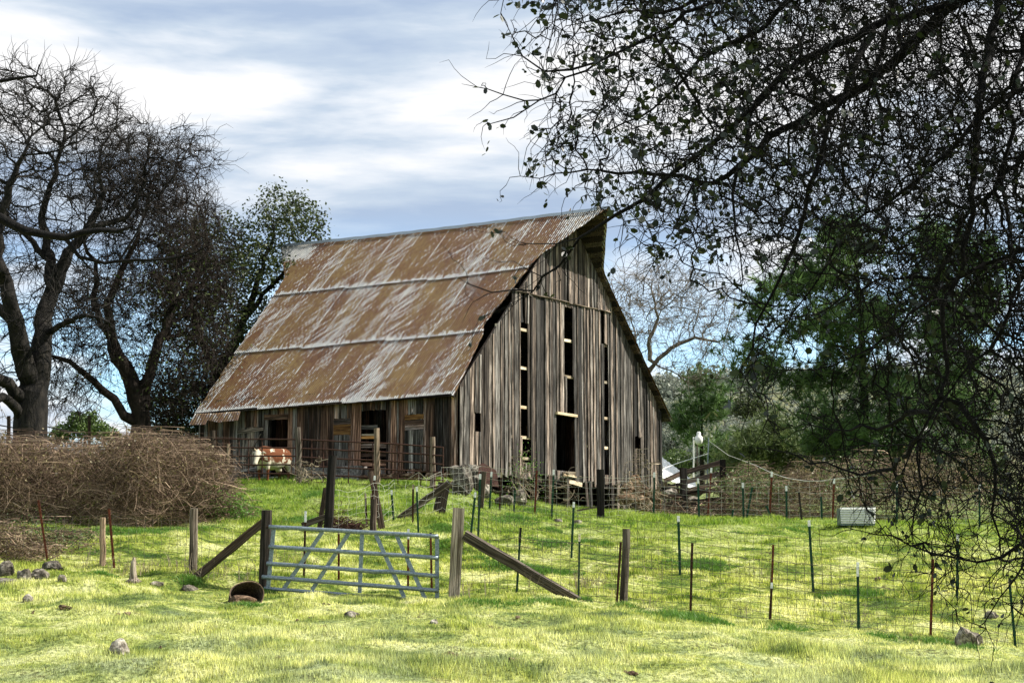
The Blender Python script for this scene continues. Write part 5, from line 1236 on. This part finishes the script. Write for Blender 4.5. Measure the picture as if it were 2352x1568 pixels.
# far bushes and trees at the left
def bush(name, label, blobs, n, size, mat, seed, cat='bush', bark='twig', group=None, D=.5, tr=None, r0=.012):
    r = np.random.default_rng(seed); att = clouds([b[:6]+(max(30, b[6]),) for b in blobs], seed); b0 = blobs[0]
    nodes, par, fixed = limbs_px([([(b0[0], b0[1]+b0[4]*1.4, b0[2]), (b0[0], b0[1]+b0[4]*.3, b0[2])], tr or .10, .05)], .5, .03, seed)
    P, pr = colonize(att, nodes, par, D, 40, D*1.1, (0,0,0), .3, seed=seed); rad = radii(P, pr, r0, 2.4)
    for i, v in fixed.items(): rad[i] = v
    root = thing(name, label, cat, tuple(P[0]), group); V, F_ = tree_mesh(P, pr, rad, thick=.06); mesh_obj('trunk', V, F_, M[bark], root)
    if n:
        w_ = np.array([b[6] for b in blobs], float); w_ /= w_.sum(); c = np.concatenate([px_blob(*b[:6], max(1, int(n*q)), r) for b, q in zip(blobs, w_)])
        v, f, q = leaf_mesh(c, size, r, .6, .3, 4); mesh_obj('crown', v, f, M[mat], root, r=q)
    return root
bush('green_bush', 'ragged green bush behind the hedge between the two oak trunks', [(195,980,80,26,30,1.2,30),(150,990,80,26,22,1.0,24),(175,965,80,20,20,.8,16),(225,985,80,26,20,1.0,22),(250,1000,80,30,18,1.0,20),(130,1004,80,24,16,.8,14),(210,958,80,14,14,.6,8)], 4200, .16, 'bush_leaf', 91)
bush('green_bush', 'dark bush behind the hedge left of the barn corner', [(395,1010,70,70,40,1.6,60)], 3500, .16, 'ever_leaf', 92)
for i, (x, y, s, lab) in enumerate(((130,970,34,'small grey leafless tree beyond the hedge right of the big oak trunk'),(235,955,40,'grey leafless tree beyond the green bush'),(20,960,36,'grey leafless tree beyond the hedge left of the big oak trunk'),(290,975,30,'grey leafless tree beyond the hedge between green bush and second oak'))):
    bush('bare_tree', lab, [(x,y,130,s,s*.9,3,90)], 0, .1, 'far_leaf', 95+i, 'tree', 'pale_bark', 'leafless trees far beyond the hedge', .6, .14, .016)
# hillside trees at the right
hill = [(1520,880,400,40,26,'rounded dark oak on the hilltop nearest the barn roof','far_leaf'),(1560,900,380,44,34,'broad grey green oak on the upper hillside beside the barn','far_leaf'),(1650,882,400,40,24,'rounded oak on the hilltop right of the twin conifers','far_leaf'),
 (1705,876,380,44,26,'hilltop oak partly behind the pine branches','far_leaf'),(1530,950,260,44,46,'grey green tree low on the slope beside the barn roof','far_leaf'),(1665,935,300,54,40,'wide tree in the middle of the hillside','far_leaf'),
 (1690,1000,200,50,60,'tall pale green tree at the foot of the hill behind the young pine','far_leaf'),(1540,1010,180,36,50,'bushy tree just right of the barn eave','far_leaf'),(1720,930,260,40,40,'dark tree on the slope at the edge of the big pine','ever_leaf'),(1640,1040,150,60,50,'low bushy tree between lamp and pine','far_leaf'),(1560,1060,150,40,40,'low bush behind the shed roof and lamp pole','bush_leaf')]
for i, (x, y, Y_, rx, ry, lab, mt) in enumerate(hill):
    k = 1/ppm(Y_); bush('hillside_tree', lab, [(x,y,Y_,rx,ry*.8,rx*k,60),(x-rx*.5,y+ry*.3,Y_,rx*.6,ry*.6,rx*k*.6,30),(x+rx*.5,y+ry*.25,Y_,rx*.6,ry*.6,rx*k*.6,30)], 2600, 3.6*k*1.6, mt, 110+i, 'tree', 'pale_bark', None, max(.6, rx*k*.25), rx*k*.06, .03)
for x, y, h, Y_, lab in ((1583,868,40,420,'shorter of two thin conifers on the hill skyline'),(1606,862,62,420,'taller of two thin conifers on the hill skyline')):
    r_ = np.random.default_rng(x); k = 1/ppm(Y_); root = thing('conifer', lab, 'tree', tuple(at(x, y+h*.6, Y_))); mb = MB(); mb.tube([at(x, y+h*.6, Y_), at(x, y-h*.5, Y_)], [.35, .05], 6); mb.build('trunk', M['bark'], root)
    n = 700; t = r_.random(n)**.7; a = r_.uniform(0, 6.28, n); rr = t*h*.20*k*r_.uniform(.4, 1, n); c0 = np.array(at(x, y-h*.5, Y_)); c = c0+np.stack([np.cos(a)*rr, np.sin(a)*rr, -t*h*.95*k], 1)
    v, f, q = leaf_mesh(c, .75, r_, .6, -.1, 4); mesh_obj('crown', v, f, M['far_leaf'], root, r=q)
# far wood covering the rest of the hill
r_ = np.random.default_rng(140); n = 1500; px_ = r_.uniform(1470, 3600, n); Yw = r_.uniform(180, 620, n); xw = (px_-1176)/FPX*Yw; zw = G(xw, Yw)
sz = r_.uniform(1.5, 3.6, n); c = np.concatenate([np.stack([xw[i]+r_.normal(0, sz[i]*.5, 26), Yw[i]+r_.normal(0, sz[i]*.5, 26), zw[i]+sz[i]*.8+r_.normal(0, sz[i]*.42, 26)], 1) for i in range(n)])
v, f, q = leaf_mesh(c, 1.1, r_, .7, .2, 4); tag(mesh_obj('far_wood', v, f, M['far_leaf'], r=q), 'scrubby oak wood covering the far hillside', 'wood', kind='stuff')
r_ = np.random.default_rng(141); n = 900; px_ = r_.uniform(-1400, 1400, n); Yw = r_.uniform(150, 500, n); xw = (px_-1176)/FPX*Yw; zw = G(xw, Yw)
c = np.concatenate([np.stack([xw[i]+r_.normal(0, 1.6, 22), Yw[i]+r_.normal(0, 1.6, 22), zw[i]+1.6+r_.normal(0, 1.3, 22)], 1) for i in range(n)])
v, f, q = leaf_mesh(c, 1.0, r_, .7, .2, 4); tag(mesh_obj('far_wood', v, f, M['far_leaf'], r=q), 'low line of far trees beyond the hedge at left', 'wood', kind='stuff')

# ------------------------------------------------------------------ cow
def cow():
    root = thing('cow', 'brown and white cow standing in the yard by the dark barn doorway', 'cow', (0,0,0))
    m, nt, b = newmat('cow_hide'); tc = N(nt, 'ShaderNodeTexCoord').outputs['Object']; s = N(nt, 'ShaderNodeSeparateXYZ'); nt.links.new(tc, s.inputs[0]); x, y, z = s.outputs
    n1 = noise(nt, tc, 2.6, 4, .6); n2 = noise(nt, tc, 40, 3, .7)
    belly = ramp(nt, mth(nt, 'ADD', z, mth(nt, 'MULTIPLY', mth(nt, 'SUBTRACT', n1, .5), .9)), [(.70, 1.0), (.76, 0.0)])
    head = ramp(nt, mth(nt, 'ADD', x, mth(nt, 'MULTIPLY', mth(nt, 'SUBTRACT', n1, .5), .5)), [(.93, 0.0), (.97, 1.0)])
    patch = ramp(nt, n1, [(.56, 0.0), (.58, 1.0)])
    w_ = mth(nt, 'MULTIPLY', mth(nt, 'MAXIMUM', mth(nt, 'MAXIMUM', belly, head), patch), ramp(nt, mth(nt, 'ADD', z, mth(nt, 'MULTIPLY', mth(nt, 'SUBTRACT', n1, .5), .4)), [(.42, 0.0), (.48, 1.0)]))
    c = mix(nt, w_, mix(nt, n2, (.05, .016, .006), (.17, .055, .018)), mix(nt, n2, (.30, .26, .17), (.66, .61, .48)))
    nt.links.new(c, b.inputs['Base Color']); bump(nt, b, n2, .5, .01)
    mb = MB()
    def loft(pts, n=14, rr=None):
        vs = []; 
        for k, (p, a, c_) in enumerate(pts):
            t = (Vector(pts[min(k+1, len(pts)-1)][0])-Vector(pts[max(k-1, 0)][0])).normalized(); sx = t.cross(ZZ) if abs(t.z) < .95 else Vector((0,1,0)); sx.normalize(); sy = sx.cross(t)
            vs += [Vector(p)+sx*math.cos(2*math.pi*i/n)*a+sy*math.sin(2*math.pi*i/n)*c_ for i in range(n)]
        m_ = len(pts); mb.add(vs, [(k*n+i, k*n+(i+1) % n, (k+1)*n+(i+1) % n, (k+1)*n+i) for k in range(m_-1) for i in range(n)]+[tuple(range(n-1, -1, -1)), tuple((m_-1)*n+i for i in range(n))])
    loft([((-.86,0,.98),.08,.12),((-.80,0,.98),.22,.24),((-.62,0,.96),.29,.31),((-.3,0,.90),.33,.37),((.05,0,.87),.35,.39),((.38,0,.90),.31,.37),((.62,0,.96),.24,.33),((.76,0,1.0),.16,.24),((.84,0,1.02),.08,.12)])
    loft([((.55,0,1.04),.15,.22),((.80,.03,1.02),.13,.18),((1.0,.10,.96),.11,.15),((1.10,.14,.92),.09,.11)])
    loft([((1.02,.12,1.00),.09,.09),((1.10,.15,.98),.115,.13),((1.20,.19,.88),.105,.12),((1.32,.24,.72),.075,.085),((1.40,.27,.62),.080,.075),((1.43,.28,.58),.05,.05)])
    for sy in (1, -1):
        loft([((-.66,.16*sy,.92),.16,.20),((-.60,.18*sy,.70),.11,.15),((-.72,.18*sy,.50),.055,.07),((-.68,.18*sy,.26),.042,.045),((-.66,.18*sy,.08),.048,.05),((-.63,.18*sy,0),.065,.07)], 10)
        loft([((.52,.16*sy,.85),.12,.15),((.52,.17*sy,.62),.075,.09),((.53,.17*sy,.42),.055,.055),((.52,.17*sy,.22),.04,.042),((.53,.17*sy,.07),.046,.05),((.55,.17*sy,0),.062,.068)], 10)
        ex = Vector((1.07,.14,1.02))+Vector((-.25,1,0)).normalized()*.09*sy; loft([(tuple(ex),.025,.03),(tuple(ex+Vector((-.06,.10*sy,.0))),.02,.055),(tuple(ex+Vector((-.09,.19*sy,-.04))),.008,.015)], 8)
    loft([((-.84,0,1.10),.03,.03),((-.93,0,.98),.022,.022),((-.95,0,.62),.018,.018),((-.95,0,.50),.045,.045),((-.95,0,.34),.012,.012)], 8)
    loft([((-.30,0,.55),.10,.10),((-.38,0,.48),.12,.10),((-.46,0,.50),.08,.08)], 10)
    body = mb.build('body', m, None, True); body.parent = root
    rm = body.modifiers.new('remesh', 'REMESH'); rm.mode = 'VOXEL'; rm.voxel_size = .022; rm.use_smooth_shade = True
    sm = body.modifiers.new('smooth', 'SMOOTH'); sm.iterations = 5; sm.factor = .5
    mb = MB(); mb.rock((1.425,.278,.60), .045, .06, .045, n=1, sq=.05); o = mb.build('muzzle', M['dung'], None, True); o.parent = root
    for sy in (1, -1):
        e = Vector((1.17,.18,.93))+Vector((-.3,1,0)).normalized()*.10*sy; mb = MB(); mb.rock(tuple(e), .02, .02, .02, n=1, sq=0); o = mb.build('eye', M['black'], None, True); o.parent = root
        mb = MB(); h0 = Vector((1.05,.13,1.09))+Vector((-.25,1,0)).normalized()*.06*sy; mb.tube([h0, h0+Vector((-.02,.06*sy,.03)), h0+Vector((0,.09*sy,.09))], [.022,.016,.005], 8); o = mb.build('horn', M['pale_wood'], None, True); o.parent = root
    for x_, y_ in ((-.63,.18),(-.63,-.18),(.55,.17),(.55,-.17)):
        mb = MB(); mb.tube([(x_,y_,-.02),(x_,y_,.05)], [.075,.062], 10); o = mb.build('hoof', M['black'], None); o.parent = root
    return root
cw = cow(); q = gp(622, 55.2); cw.location = q; cw.rotation_euler = (0, 0, math.radians(180+64)); cw.scale = (1.0, 1.0, 1.0)
